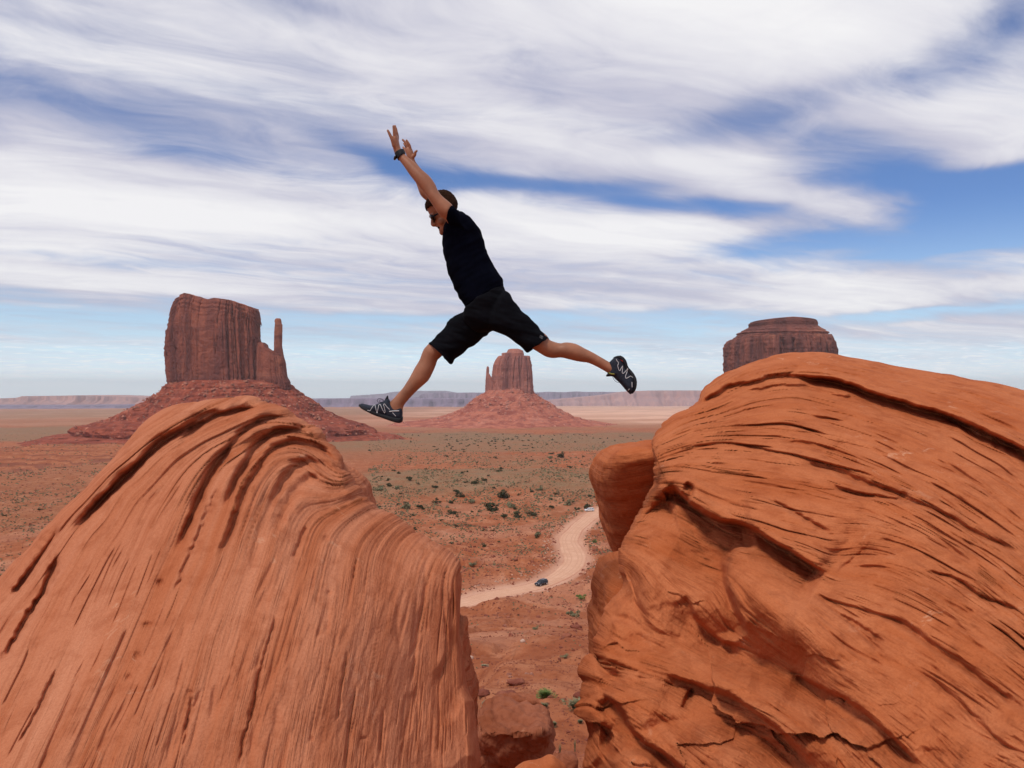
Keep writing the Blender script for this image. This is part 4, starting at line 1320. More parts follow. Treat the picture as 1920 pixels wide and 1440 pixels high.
def remeshed(name, parts, mat, parent, voxel=0.004, sm=4, fac=0.5, recalc_n=True):
    ms = []
    import bmesh
    bm = bmesh.new()
    for p in parts:
        me = pyd('tmp', p)
        b2 = bmesh.new()
        b2.from_mesh(me)
        bmesh.ops.recalc_face_normals(b2, faces=b2.faces)
        b2.to_mesh(me)
        b2.free()
        bm.from_mesh(me)
        bpy.data.meshes.remove(me)
    me = bpy.data.meshes.new(name)
    bm.to_mesh(me)
    bm.free()
    o = bpy.data.objects.new(name, me)
    COL.objects.link(o)
    md = o.modifiers.new('r', 'REMESH')
    md.mode = 'VOXEL'
    md.voxel_size = voxel
    md.use_smooth_shade = True
    s_ = o.modifiers.new('s', 'SMOOTH')
    s_.iterations = sm
    s_.factor = fac
    dg = bpy.context.evaluated_depsgraph_get()
    me2 = bpy.data.meshes.new_from_object(o.evaluated_get(dg))
    me2.name = name
    bpy.data.objects.remove(o)
    bpy.data.meshes.remove(me)
    me2.materials.clear()
    me2.polygons.foreach_set('use_smooth', [True] * len(me2.polygons))
    return add(name, me2, mat, parent)


M_skin = simple_mat('tanned_skin', (0.33, 0.135, 0.070), 0.5, 0.35, var=0.22, scale=9)
M_shirt = simple_mat('black_jersey', (0.0022, 0.0028, 0.0070), 1.0, 0.03, var=0.3, scale=12)
M_shorts = simple_mat('charcoal_cloth', (0.0055, 0.0058, 0.0078), 1.0, 0.05, var=0.25, scale=14)
M_hair = simple_mat('brown_hair', (0.030, 0.014, 0.008), 0.9, 0.06, var=0.5, scale=90, bump=0.6)
M_black = simple_mat('matt_black', (0.010, 0.011, 0.014), 0.6, 0.3)
M_gloss = simple_mat('dark_lens', (0.006, 0.006, 0.008), 0.08, 0.6)
M_shoe = simple_mat('shoe_fabric', (0.020, 0.025, 0.038), 0.75, 0.25, var=0.3, scale=80, bump=0.3)
M_sole = simple_mat('shoe_rubber', (0.016, 0.017, 0.020), 0.7, 0.25)
M_strip = simple_mat('silver_stripe', (0.62, 0.62, 0.62), 0.45, 0.5, var=0.05)
M_teeth = simple_mat('teeth', (0.7, 0.66, 0.6), 0.3, 0.5, var=0.02)
M_lime = simple_mat('olive_tag', (0.22, 0.20, 0.03), 0.6, 0.3)

man = empty('person', Vector((0, 0, 0)))
tag(man, 'man in black t-shirt and shorts leaping between the two rocks with both arms raised', 'person')
man.location = (0, 0, 0)

# head, given in a frame along the face (up axis h, forward f), in close-up pixels
HU = np.array([-0.555, -0.832])
HF = np.array([-0.832, 0.555])


def H(h, f):
    p = np.array([900, 1165]) + HU * h + HF * f
    return z1(*p)


head_secs = [(-25, -60, -110, .022), (-14, -30, -125, .034), (4, -8, -140, .043), (30, -4, -165, .052), (62, -13, -200, .058), (90, -10, -222, .062), (120, -10, -245, .066), (160, -14, -285, .070),
             (185, -14, -296, .073), (205, -4, -300, .075), (250, -5, -302, .077), (300, -14, -288, .075), (335, -42, -258, .064), (358, -85, -215, .044), (371, -135, -172, .016)]
head = loft([(H(h, f0), H(h, f1), 0.0, b) for (h, f0, f1, b) in head_secs], n=36, sub=4, sq=2.25)
nose = tube([Q(*H(198, -12)), Q(*H(165, 6)), Q(*H(135, 22)), Q(*H(122, 22))], [.008, .010, .0125, .012], 12)
nose2 = tube([Q(*H(120, 24)), Q(*H(112, 8)), Q(*H(110, -8))], [.010, .010, .009], 12)
nost = [ellipsoid(Q(*H(122, 6), s * .012), (.012, .008, .010)) for s in (-1, 1)]
lipu = tube([Q(*H(84, -22), -.026), Q(*H(92, -2), -.010), Q(*H(92, 0), .010), Q(*H(84, -22), .026)], [.004, .0065, .0065, .004], 10)
lipl = tube([Q(*H(56, -26), -.024), Q(*H(48, -6), -.010), Q(*H(48, -6), .010), Q(*H(56, -26), .024)], [.004, .0065, .0065, .004], 10)
chin = ellipsoid(Q(*H(12, -14)), (.020, .024, .020))
cheeks = [ellipsoid(Q(*H(110, -62), s * .050), (.022, .015, .022)) for s in (-1, 1)]
ears = [ellipsoid(Q(*H(160, -165), s * .078), (.016, .009, .030), rot=[[.83, 0, -.55], [0, 1, 0], [.55, 0, .83]]) for s in (-1, 1)]
brow = tube([Q(*H(212, -34), -.050), Q(*H(210, -4), -.022), Q(*H(210, -4), .022), Q(*H(212, -34), .050)], [.006, .009, .009, .006], 10)
neck = tube([Q(*H(75, -150)), Q(*z1(985, 1010)), Q(*z1(1020, 1150))], [.050, .050, .060], 20)
torso_core = loft([((838, 430), (888, 420), 0, .14), ((838, 470), (903, 458), 0, .14), ((850, 520), (925, 500), 0, .13), ((872, 565), (938, 530), 0, .13), ((880, 600), (950, 575), 0, .14), ((895, 612), (945, 600), 0, .12)], n=28)


def pz(l, r):
    return z1(*l), z1(*r)


armL = [((862, 432), (880, 410), -.10, .05), (z1(960, 1060), z1(1040, 930), -.17, .052), (z1(938, 1026), z1(1006, 880), -.195, .052), (z1(880, 985), z1(962, 838), -.20, .050), (z1(820, 900), z1(905, 790), -.20, .047), (z1(762, 812), z1(862, 735), -.20, .043),
        (z1(712, 745), z1(830, 665), -.195, .041), (z1(648, 665), z1(776, 590), -.19, .042), (z1(575, 572), z1(705, 528), -.18, .040), (z1(520, 492), z1(630, 455), -.17, .035), (z1(470, 425), z1(548, 388), -.16, .030),
        (z1(430, 365), z1(500, 330), -.155, .028), (z1(412, 318), z1(484, 298), -.15, .036), (z1(402, 265), z1(472, 252), -.15, .041), (z1(403, 222), z1(466, 215), -.15, .040), (z1(410, 198), z1(458, 192), -.15, .034)]
# five fingers of the near hand
fing = lambda pts, r, dys: tube([Q(*z1(*p), dy) for p, dy in zip(pts, dys)], r, 10)
handL = [fing([(425, 225), (422, 160), (414, 88)], [.0095, .0088, .0070], [-.175, -.183, -.188]),
         fing([(436, 225), (436, 150), (430, 86)], [.0098, .0090, .0072], [-.155, -.157, -.158]),
         fing([(448, 225), (449, 165), (440, 108)], [.0095, .0085, .0068], [-.135, -.130, -.126]),
         fing([(455, 235), (458, 195), (455, 160)], [.0085, .0078, .0062], [-.118, -.108, -.100]),
         fing([(420, 285), (402, 225), (375, 165), (358, 132)], [.0120, .0105, .0088, .0072], [-.180, -.190, -.195, -.196])]
armR = [((866, 432), (880, 414), .10, .05), (z1(920, 1010), z1(1010, 900), .17, .05), (z1(820, 900), z1(905, 800), .20, .048), (z1(745, 835), z1(838, 770), .20, .043), (z1(684, 775), z1(775, 720), .20, .040),
        (z1(645, 670), z1(755, 615), .195, .040), (z1(600, 570), z1(705, 535), .19, .036), (z1(572, 490), z1(655, 470), .185, .030), (z1(565, 440), z1(632, 435), .18, .027),
        (z1(548, 395), z1(625, 405), .18, .030), (z1(533, 345), z1(615, 350), .18, .030), (z1(530, 315), z1(598, 310), .18, .026)]
handR = [fing([(585, 330), (575, 280), (545, 230)], [.0095, .0088, .0070], [.165, .155, .150]),
         fing([(568, 330), (550, 272), (507, 224)], [.0098, .0088, .0070], [.178, .176, .178]),
         fing([(555, 335), (538, 290), (520, 262)], [.0095, .0082, .0066], [.190, .200, .205]),
         fing([(545, 345), (525, 318), (511, 298)], [.0085, .0076, .0062], [.200, .212, .218]),
         fing([(600, 405), (628, 375), (632, 352), (648, 335)], [.0125, .0105, .0088, .0070], [.165, .155, .150, .146])]
DLE, DTR = .10, -.10
legF = [((872, 596), (898, 632), DLE * .8, .07), ((838, 616), (868, 652), DLE, .066), ((812, 638), (844, 664), DLE, .060), ((803.3, 645), (831, 666), DLE, .056), ((795.2, 654), (825, 671), DLE, .055), ((791, 663), (820.5, 675), DLE, .052),
        ((786, 676), (817, 685), DLE, .050), ((777.5, 690), (812, 697), DLE, .054), ((769, 706), (804, 712), DLE, .053), ((763, 716), (795.5, 720.5), DLE, .048), ((755, 728), (784, 730.5), DLE, .042), ((746, 738), (772, 742.5), DLE, .036),
        ((738.5, 746.5), (763.5, 752), DLE, .033), ((731, 754), (757, 761), DLE, .034), ((727, 762), (755, 770), DLE, .034), ((728, 772), (752, 780), DLE, .030)]
legB = [((942, 560), (905, 600), DTR * .8, .07), ((985, 600), (955, 632), DTR, .068), ((1022, 626), (1000, 655), DTR, .060), ((1030, 636.5), (1011, 661.5), DTR, .057), ((1038.7, 640.5), (1024, 669), DTR, .055), ((1050, 643.5), (1037, 671.5), DTR, .052), ((1060, 642), (1052, 670.5), DTR, .053),
        ((1071, 642.7), (1066, 673.5), DTR, .055), ((1083, 646), (1078, 676.5), DTR, .054), ((1096, 653), (1089, 678.5), DTR, .048), ((1110, 660), (1103, 680.5), DTR, .042), ((1124, 668), (1117, 686.5), DTR, .036),
        ((1136, 675), (1129, 693), DTR, .033), ((1146, 681), (1139, 699), DTR, .034), ((1156, 686), (1148, 705), DTR, .033), ((1164, 694), (1155, 709), DTR, .028)]
body = remeshed('body', [head, nose, nose2, *nost, lipu, lipl, chin, *cheeks, *ears, brow, neck, torso_core, loft(armL), *handL, loft(armR), *handR, loft(legF), loft(legB)], M_skin, man, voxel=0.0036, sm=3)

# t-shirt
sh = loft([((874, 578), (944, 537), 0, .168), ((866, 566), (942.5, 524), 0, .166), ((852, 540), (932.5, 508), 0, .160), ((842, 516), (922, 492), 0, .156), ((835.5, 492), (914, 474), 0, .160), ((831, 466), (909, 456), 0, .172),
           ((830.5, 446), (903, 437), 0, .185), ((833, 430), (895, 424), 0, .192), ((838, 420), (884, 412), 0, .185), ((846, 410), (872, 404), 0, .150), ((852, 404), (866, 400), 0, .10)], n=48, sub=6, sq=2.5)
slN = loft([((880, 440), (868, 425), -.12, .07), (z1(985, 1080), z1(1085, 960), -.165, .072), (z1(960, 1045), z1(1040, 915), -.185, .070), (z1(933, 1027), z1(1008, 876), -.195, .064)], n=28)
slF = loft([((880, 440), (868, 425), .12, .07), (z1(985, 1080), z1(1085, 960), .165, .072), (z1(950, 1040), z1(1020, 915), .185, .070), (z1(915, 1000), z1(985, 880), .195, .062)], n=28)
collar = tube([Q(*z1(965, 1035), -.03), Q(*z1(1005, 985), -.068), Q(*z1(1050, 950), -.03), Q(*z1(1050, 950), .03), Q(*z1(1005, 985), .068), Q(*z1(965, 1035), .03)], [.016] * 6, 12)
trap = ellipsoid(Q(*z1(1040, 1020)), (.050, .125, .040), rot=[[.8, 0, .6], [0, 1, 0], [-.6, 0, .8]])
shirt = remeshed('shirt', [sh, slN, slF, collar, trap], M_shirt, man, voxel=0.0055, sm=4)

# shorts
pel = loft([((874, 577), (943.5, 536), 0, .170), ((868, 585), (951, 548), 0, .172), ((872, 603), (958, 566), 0, .170), ((893, 622), (958, 590), 0, .150), ((915, 623), (945, 612), 0, .10)], n=40, sub=5, sq=2.5)
lgF = loft([((905, 560), (930, 618), DLE * .5, .10), ((866, 585), (922, 622), DLE * .75, .115), ((846, 598), (906, 633), DLE * .9, .112), ((832, 616), (884, 650), DLE, .104), ((816, 632), (862, 667), DLE, .098), ((804.3, 643.8), (845.5, 682), DLE, .094),
            ((809, 643), (846, 677.5), DLE, .080), ((822, 632), (858, 662), DLE, .072)], n=36, sub=5, sq=2.2)
lgB = loft([((930, 560), (905, 605), DTR * .5, .10), ((950, 545), (918, 617), DTR * .75, .115), ((966, 567), (930, 622.5), DTR * .9, .112), ((981, 585), (950, 632), DTR, .104), ((997, 601), (968, 643), DTR, .098), ((1014, 618), (980, 653), DTR, .095), ((1029.5, 636), (988.5, 661), DTR, .092),
            ((1024, 633), (991, 655), DTR, .078), ((1010, 620), (984, 645), DTR, .07)], n=36, sub=5, sq=2.2)
shorts = remeshed('shorts', [pel, lgF, lgB], M_shorts, man, voxel=0.0055, sm=3)
# cloth folds
for o_, amp, fx, fy, th in ((shirt, 0.006, 7, 3, 0.5), (shorts, 0.008, 9, 3.5, -0.25)):
    me = o_.data
    n = len(me.vertices)
    co = np.empty(n * 3, dtype=np.float32)
    me.vertices.foreach_get('co', co)
    nn = np.empty(n * 3, dtype=np.float32)
    me.vertices.foreach_get('normal', nn)
    co, nn = co.reshape(-1, 3), nn.reshape(-1, 3)
    c_, s_ = math.cos(th), math.sin(th)
    p = co[:, 0] * c_ + co[:, 2] * s_
    q = -co[:, 0] * s_ + co[:, 2] * c_
    h = amp * (pn(p * fx * 0.6, q * fx * 2.4, co[:, 1] * 4) + 0.6 * pn(p * fx * 1.4 + 4, q * fx * 5, co[:, 1] * 6))
    co = co + nn * h[:, None]
    me.vertices.foreach_set('co', co.astype(np.float32).ravel())
    me.update()

# hair: shell over the skull above the hairline
hs = [(h, f0 + (7 if h > 200 else 2), f1 - 7, b + .006) for (h, f0, f1, b) in head_secs if h > 60] + []
hs[-1] = (380, -130, -180, .02)
hv, hq = loft([(H(h, f0), H(h, f1), 0.0, b) for (h, f0, f1, b) in hs], n=48, sub=5, sq=2.25)
hv = np.array(hv)
pxu = hv[:, 0] / DP * F + 960
pxv = HOR - hv[:, 2] / DP * F
rel = np.stack([(pxu - 660) * 5.3333 - 900, (pxv - 220) * 5.3333 - 1165], -1)
hh = rel @ HU
ff = rel @ HF
side = np.clip(np.abs(hv[:, 1] - DP) / 0.075, 0, 1)
line = np.interp(ff, [-320, -240, -190, -150, -110, -70, -20, 30], [70, 80, 120, 185, 215, 245, 272, 280]) + 6 * pn(ff / 12, side * 5, 1)
keep = hh > line
nrm = (hv - np.array(Q(*H(220, -150))))
nrm /= np.linalg.norm(nrm, axis=1)[:, None]
hv = hv + nrm * (0.004 * pn(hv[:, 0] * 90, hv[:, 1] * 90, hv[:, 2] * 90) + 0.003 * smooth(280, 350, hh))[:, None]
hq = [f for f in hq if all(keep[i] for i in f)]
hair_me = pyd('hair', (hv.tolist(), hq))
hair = add('hair', hair_me, M_hair, man)
md = hair.modifiers.new('t', 'SOLIDIFY')
md.thickness = 0.006
md.offset = -0.2
# short tufts
sp = []
for i in range(420):
    t_ = RNG.uniform(0, 1)
    h0 = RNG.uniform(300, 368)
    f0 = RNG.uniform(-285, -20)
    if h0 > np.interp(f0, [-300, -240, -180, -130, -70, -10], [285, 345, 372, 372, 352, 300]):
        continue
    edge = np.interp(f0, [-300, -240, -180, -130, -70, -10], [285, 345, 372, 372, 352, 300])
    h1 = edge - 6
    dy = RNG.uniform(-.05, .05)
    ln = RNG.uniform(8, 22) * (1.5 if (-30 > f0 > -60 or -215 < f0 < -150) else 1)
    lean = RNG.uniform(-8, 14) if f0 > -100 else RNG.uniform(-18, 4)
    drop = (dy / .05) ** 2 * 22
    sp.append(tube([Q(*H(h1 - drop, f0), dy), Q(*H(h1 - drop + ln * .6, f0 + lean * .5), dy), Q(*H(h1 - drop + ln, f0 + lean), dy)], [.003, .002, .0006], 4))
add('hair_tufts', pyd('hair_tufts', join(sp)), M_hair, hair)

# teeth in the open smile, sunglasses, watch
add('teeth', pyd('teeth', tube([Q(*H(78, -24), -.022), Q(*H(79, -9), -.008), Q(*H(79, -9), .008), Q(*H(78, -24), .022)], [.005] * 4, 8)), M_teeth, body)
add('mouth', pyd('mouth', ellipsoid(Q(*H(68, -16)), (.013, .022, .011))), M_black, body)
gl = empty('sunglasses', (0, 0, 0))
gl.parent = man
Mr = [[.832, 0, -.555], [0, 1, 0], [.555, 0, .832]]
for s_ in (-1, 1):
    add('lens', pyd('lens', ellipsoid(Q(*H(186, -8), s_ * .034), (.012, .033, .024), rot=Mr)), M_gloss, gl)
    add('temple', pyd('temple', tube([Q(*H(196, -10), s_ * .066), Q(*H(192, -60), s_ * .076), Q(*H(180, -160), s_ * .083)], [.006, .0045, .003], 8)), M_black, gl)
add('bridge', pyd('bridge', tube([Q(*H(192, 0), -.012), Q(*H(194, 6), 0), Q(*H(192, 0), .012)], [.003] * 3, 8)), M_black, gl)
wt = empty('watch', (0, 0, 0))
wt.parent = man
add('strap', pyd('strap', loft([(z1(427, 368), z1(519, 320), -.155, .036), (z1(433, 378), z1(524, 332), -.155, .037), (z1(452, 412), z1(534, 356), -.156, .038), (z1(460, 428), z1(530, 370), -.156, .037)], n=28, sub=3)), M_black, wt)
add('watch_case', pyd('watch_case', ellipsoid(Q(*z1(437, 398), -.158), (.009, .020, .020), rot=[[.85, 0, .53], [0, 1, 0], [-.53, 0, .85]])), M_gloss, wt)


# shoes
def caster(objs):
    dg = bpy.context.evaluated_depsgraph_get()
    trees = []
    for o in objs:
        bmv = [v.co.copy() for v in o.data.vertices]
        trees.append(BVHTree.FromPolygons(bmv, [tuple(p.vertices) for p in o.data.polygons]))

    def cast(u, v, lift=0.0):
        dr = Vector(((u - 960) / F, 1, (HOR - v) / F)).normalized()
        best = None
        for t in trees:
            r = t.ray_cast(Vector((0, 0, 0)), dr)
            if r[0] is not None and (best is None or r[3] < best[1]):
                best = (r[0], r[3])
        if best is None:
            return None
        return np.array(best[0]) + np.array([0, -lift, 0])
    return cast


def stripe(cast, pts, rad, n=6, lift=0.0005):
    P = resample(pts, n=max(3, 3 * len(pts)), smoothen=False)
    out = [cast(p[0], p[1], lift) for p in P]
    out = [p for p in out if p is not None]
    return tube(out, [rad] * len(out), n) if len(out) > 2 else None


def z4(x, y):
    return (660 + x / 8, 620 + y / 8)


def z5(x, y):
    return (980 + x / 8, 600 + y / 8)


def shoe(secs, sole, stripes, cast_name, extras, dy):
    sh_ = empty('shoe', (0, 0, 0))
    sh_.parent = man
    up = add('upper', pyd('upper', loft(secs, n=28, sub=4, sq=2.3)), M_shoe, sh_)
    so = add('sole', pyd('sole', loft(sole, n=28, sub=3, sq=4.5)), M_sole, sh_)
    recalc(up.data)
    recalc(so.data)
    cast = caster([up, so])
    for pts, r in stripes:
        vq = stripe(cast, pts, r)
        if vq:
            add('stripe', pyd('stripe', vq), M_strip, sh_)
    return sh_, cast


d1 = DLE
secs = [((754.5, 767), (753.5, 789), d1, .024), ((752, 762.5), (751, 790), d1, .034), ((746, 762), (746, 790.5), d1, .038), ((740, 762.3), (739, 789), d1, .039), ((733, 755.5), (731, 786), d1, .039), ((727.5, 747), (722, 783), d1, .037),
        ((719, 752), (714, 780), d1, .038), ((708, 757), (704, 776), d1, .043), ((697, 760), (694, 771.5), d1, .046), ((686, 758), (684, 768), d1, .042), ((679, 756.5), (677, 764), d1, .032), ((675.5, 758), (675, 762), d1, .015)]
sole = [((755, 781), (754, 790.5), d1, .028), ((750, 783), (749.5, 793), d1, .040), ((740, 782), (739, 791), d1, .044), ((729, 779), (727, 787), d1, .042), ((718, 776), (716, 783), d1, .040), ((705, 771), (703, 778.5), d1, .046), ((693, 766), (691, 772.5), d1, .049), ((682, 761.5), (680.5, 767), d1, .043), ((674.5, 757.5), (673.5, 761.5), d1, .024)]
st1 = [([z4(x, y) for x, y in ((235, 1195), (270, 1202), (320, 1122), (345, 1112), (360, 1180), (376, 1240), (390, 1170), (405, 1105), (425, 1105), (455, 1180), (490, 1240), (497, 1215), (485, 1150), (472, 1108), (488, 1095), (520, 1140), (562, 1182))], .0017),
       ([z4(565, 1212), z4(630, 1205), z4(700, 1203)], .0030), ([z4(610, 1232), z4(635, 1258), z4(655, 1280)], .0018)]
shoe1, cast1 = shoe(secs, sole, st1, 's', None, d1)
# heel loop / tongue and lace loops
add('tongue', pyd('tongue', loft([((729, 753), (722, 757), d1, .018), ((728.5, 747), (721.5, 750), d1, .018), ((728, 743), (724, 745), d1, .014), ((727, 741.5), (725.5, 742.3), d1, .006)], n=16)), M_black, shoe1)
add('lace', pyd('lace', tube([Q(*z4(490, 1058), d1 - .01), Q(*z4(450, 1025), d1 - .03), Q(*z4(400, 1020), d1 - .04), Q(*z4(378, 1050), d1 - .04), Q(*z4(405, 1075), d1 - .03), Q(*z4(470, 1060), d1 - .01), Q(*z4(440, 1035), d1), Q(*z4(415, 1050), d1 + .01), Q(*z4(430, 1085), d1 + .01)], [.0014] * 9, 6)), M_black, shoe1)

d2 = DTR
secs = [((1154, 668), (1146, 676), d2, .020), ((1161, 668), (1142, 680), d2, .034), ((1168, 673.5), (1140, 688), d2, .039), ((1173, 681), (1139, 699), d2, .040), ((1175, 688), (1140, 704.5), d2, .040), ((1181, 695), (1149, 706.5), d2, .040), ((1186, 702), (1155, 712), d2, .041),
        ((1189, 710), (1161.5, 717.5), d2, .044), ((1189.5, 720), (1168, 725), d2, .045), ((1189, 729), (1175, 733), d2, .040), ((1187, 734.5), (1180, 738), d2, .025), ((1184.5, 738), (1182, 739.2), d2, .010)]
sole = [((1156, 667.5), (1150, 670), d2, .028), ((1163, 667), (1158, 672), d2, .040), ((1170, 672), (1164, 677), d2, .043), ((1174, 679), (1168, 683), d2, .042), ((1177, 688), (1171, 692), d2, .038), ((1183, 695), (1177, 699), d2, .038), ((1188, 702), (1182, 705.5), d2, .043), ((1192, 711), (1185, 713.5), d2, .048), ((1192.5, 721), (1186.5, 722.5), d2, .048), ((1190.5, 731), (1186, 732), d2, .040), ((1186, 738), (1183, 738), d2, .020)]
st2 = [([z5(x, y) for x, y in ((1405, 590), (1415, 615), (1440, 640), (1425, 690), (1445, 755), (1460, 760), (1480, 720), (1500, 688), (1498, 740), (1492, 790), (1505, 805), (1535, 780), (1580, 725), (1562, 790), (1540, 845), (1550, 877), (1585, 860), (1620, 838), (1650, 860))], .0017),
       ([z5(1640, 935), z5(1640, 970), z5(1642, 1005)], .0022), ([z5(1600, 1035), z5(1582, 1055)], .0018)]
shoe2, cast2 = shoe(secs, sole, st2, 's', None, d2)
add('tongue', pyd('tongue', loft([((1143, 698), (1149, 705), d2, .018), ((1140, 700), (1142, 706), d2, .018), ((1136.5, 703), (1137, 706), d2, .012)], n=16)), M_black, shoe2)
vq = stripe(cast2, [z5(1470, 595), z5(1500, 618)], .0028)
if vq: add('heel_tag', pyd('heel_tag', vq), simple_mat('red_tag', (0.35, 0.03, 0.02)), shoe2)
add('ankle_tag', pyd('ankle_tag', tube([Q(*z5(1295, 795), d2 - .036), Q(*z5(1330, 808), d2 - .040), Q(*z5(1370, 812), d2 - .042)], [.004] * 3, 8)), M_lime, shoe2)
add('lace', pyd('lace', tube([Q(*z5(1350, 860), d2 - .02), Q(*z5(1375, 900), d2 - .03), Q(*z5(1410, 930), d2 - .03), Q(*z5(1445, 935), d2 - .02)], [.0012] * 4, 6)), M_black, shoe2)

# small ring logo on the trailing leg of the shorts
cast3 = caster([shorts])
for (cx_, cy_) in ((270, 248), (292, 262)):
    pts = [z5(cx_ + 13 * math.cos(a) * .75 - 5 * math.sin(a), cy_ + 20 * math.sin(a)) for a in np.linspace(0, 2 * math.pi, 12)]
    vq = stripe(cast3, pts, .0010)
    if vq:
        lo = add('logo', pyd('logo', vq), simple_mat('grey_print', (0.20, 0.20, 0.21)), shorts)


# ------------------------------------------------------------------ vehicles
def box_part(x0, x1, y0, y1, z0, z1, bev=0.0):
    import bmesh
    bm = bmesh.new()
    bmesh.ops.create_cube(bm, size=1)
    for v in bm.verts:
        v.co = Vector(((x0 + x1) / 2 + v.co.x * (x1 - x0), (y0 + y1) / 2 + v.co.y * (y1 - y0), (z0 + z1) / 2 + v.co.z * (z1 - z0)))
    if bev:
        bmesh.ops.bevel(bm, geom=list(bm.edges), offset=bev, segments=2, affect='EDGES')
    me = bpy.data.meshes.new('p')
    bm.to_mesh(me)
    bm.free()
    return me


def body_loft(stations, n=20, sq=4.0):
    """stations along the car: (x, z_low, z_high, half width low, half width high)"""
    rows = []
    for (x, zl, zh, wl, wh) in stations:
        row = []
        for a in np.linspace(0, 2 * math.pi, n, endpoint=False):
            c, s_ = math.cos(a), math.sin(a)
            cc = math.copysign(abs(c) ** (2 / sq), c)
            ss = math.copysign(abs(s_) ** (2 / sq), s_)
            t = (ss + 1) / 2
            w = wl + (wh - wl) * t
            row.append([x, cc * w, zl + (zh - zl) * t])
        rows.append(row)
    V = np.array(rows).reshape(-1, 3).tolist()
    q = grid_quads(len(stations), n, wrap=True).tolist()
    q.append([j for j in range(n - 1, -1, -1)])
    q.append([(len(stations) - 1) * n + j for j in range(n)])
    return V, q


def wheel_mesh(r, w, n=20):
    V, q = [], []
    prof = [(0.35 * r, -w / 2), (r * .9, -w / 2), (r, -w / 2 + .03), (r, w / 2 - .03), (r * .9, w / 2), (.35 * r, w / 2)]
    for k in range(n):
        a = 2 * math.pi * k / n
        for (rr_, y) in prof:
            V.append([rr_ * math.cos(a), y, rr_ * math.sin(a)])
    m = len(prof)
    for k in range(n):
        k2 = (k + 1) % n
        for i in range(m):
            q.append([k * m + i, k2 * m + i, k2 * m + (i + 1) % m, k * m + (i + 1) % m])
    return V, q


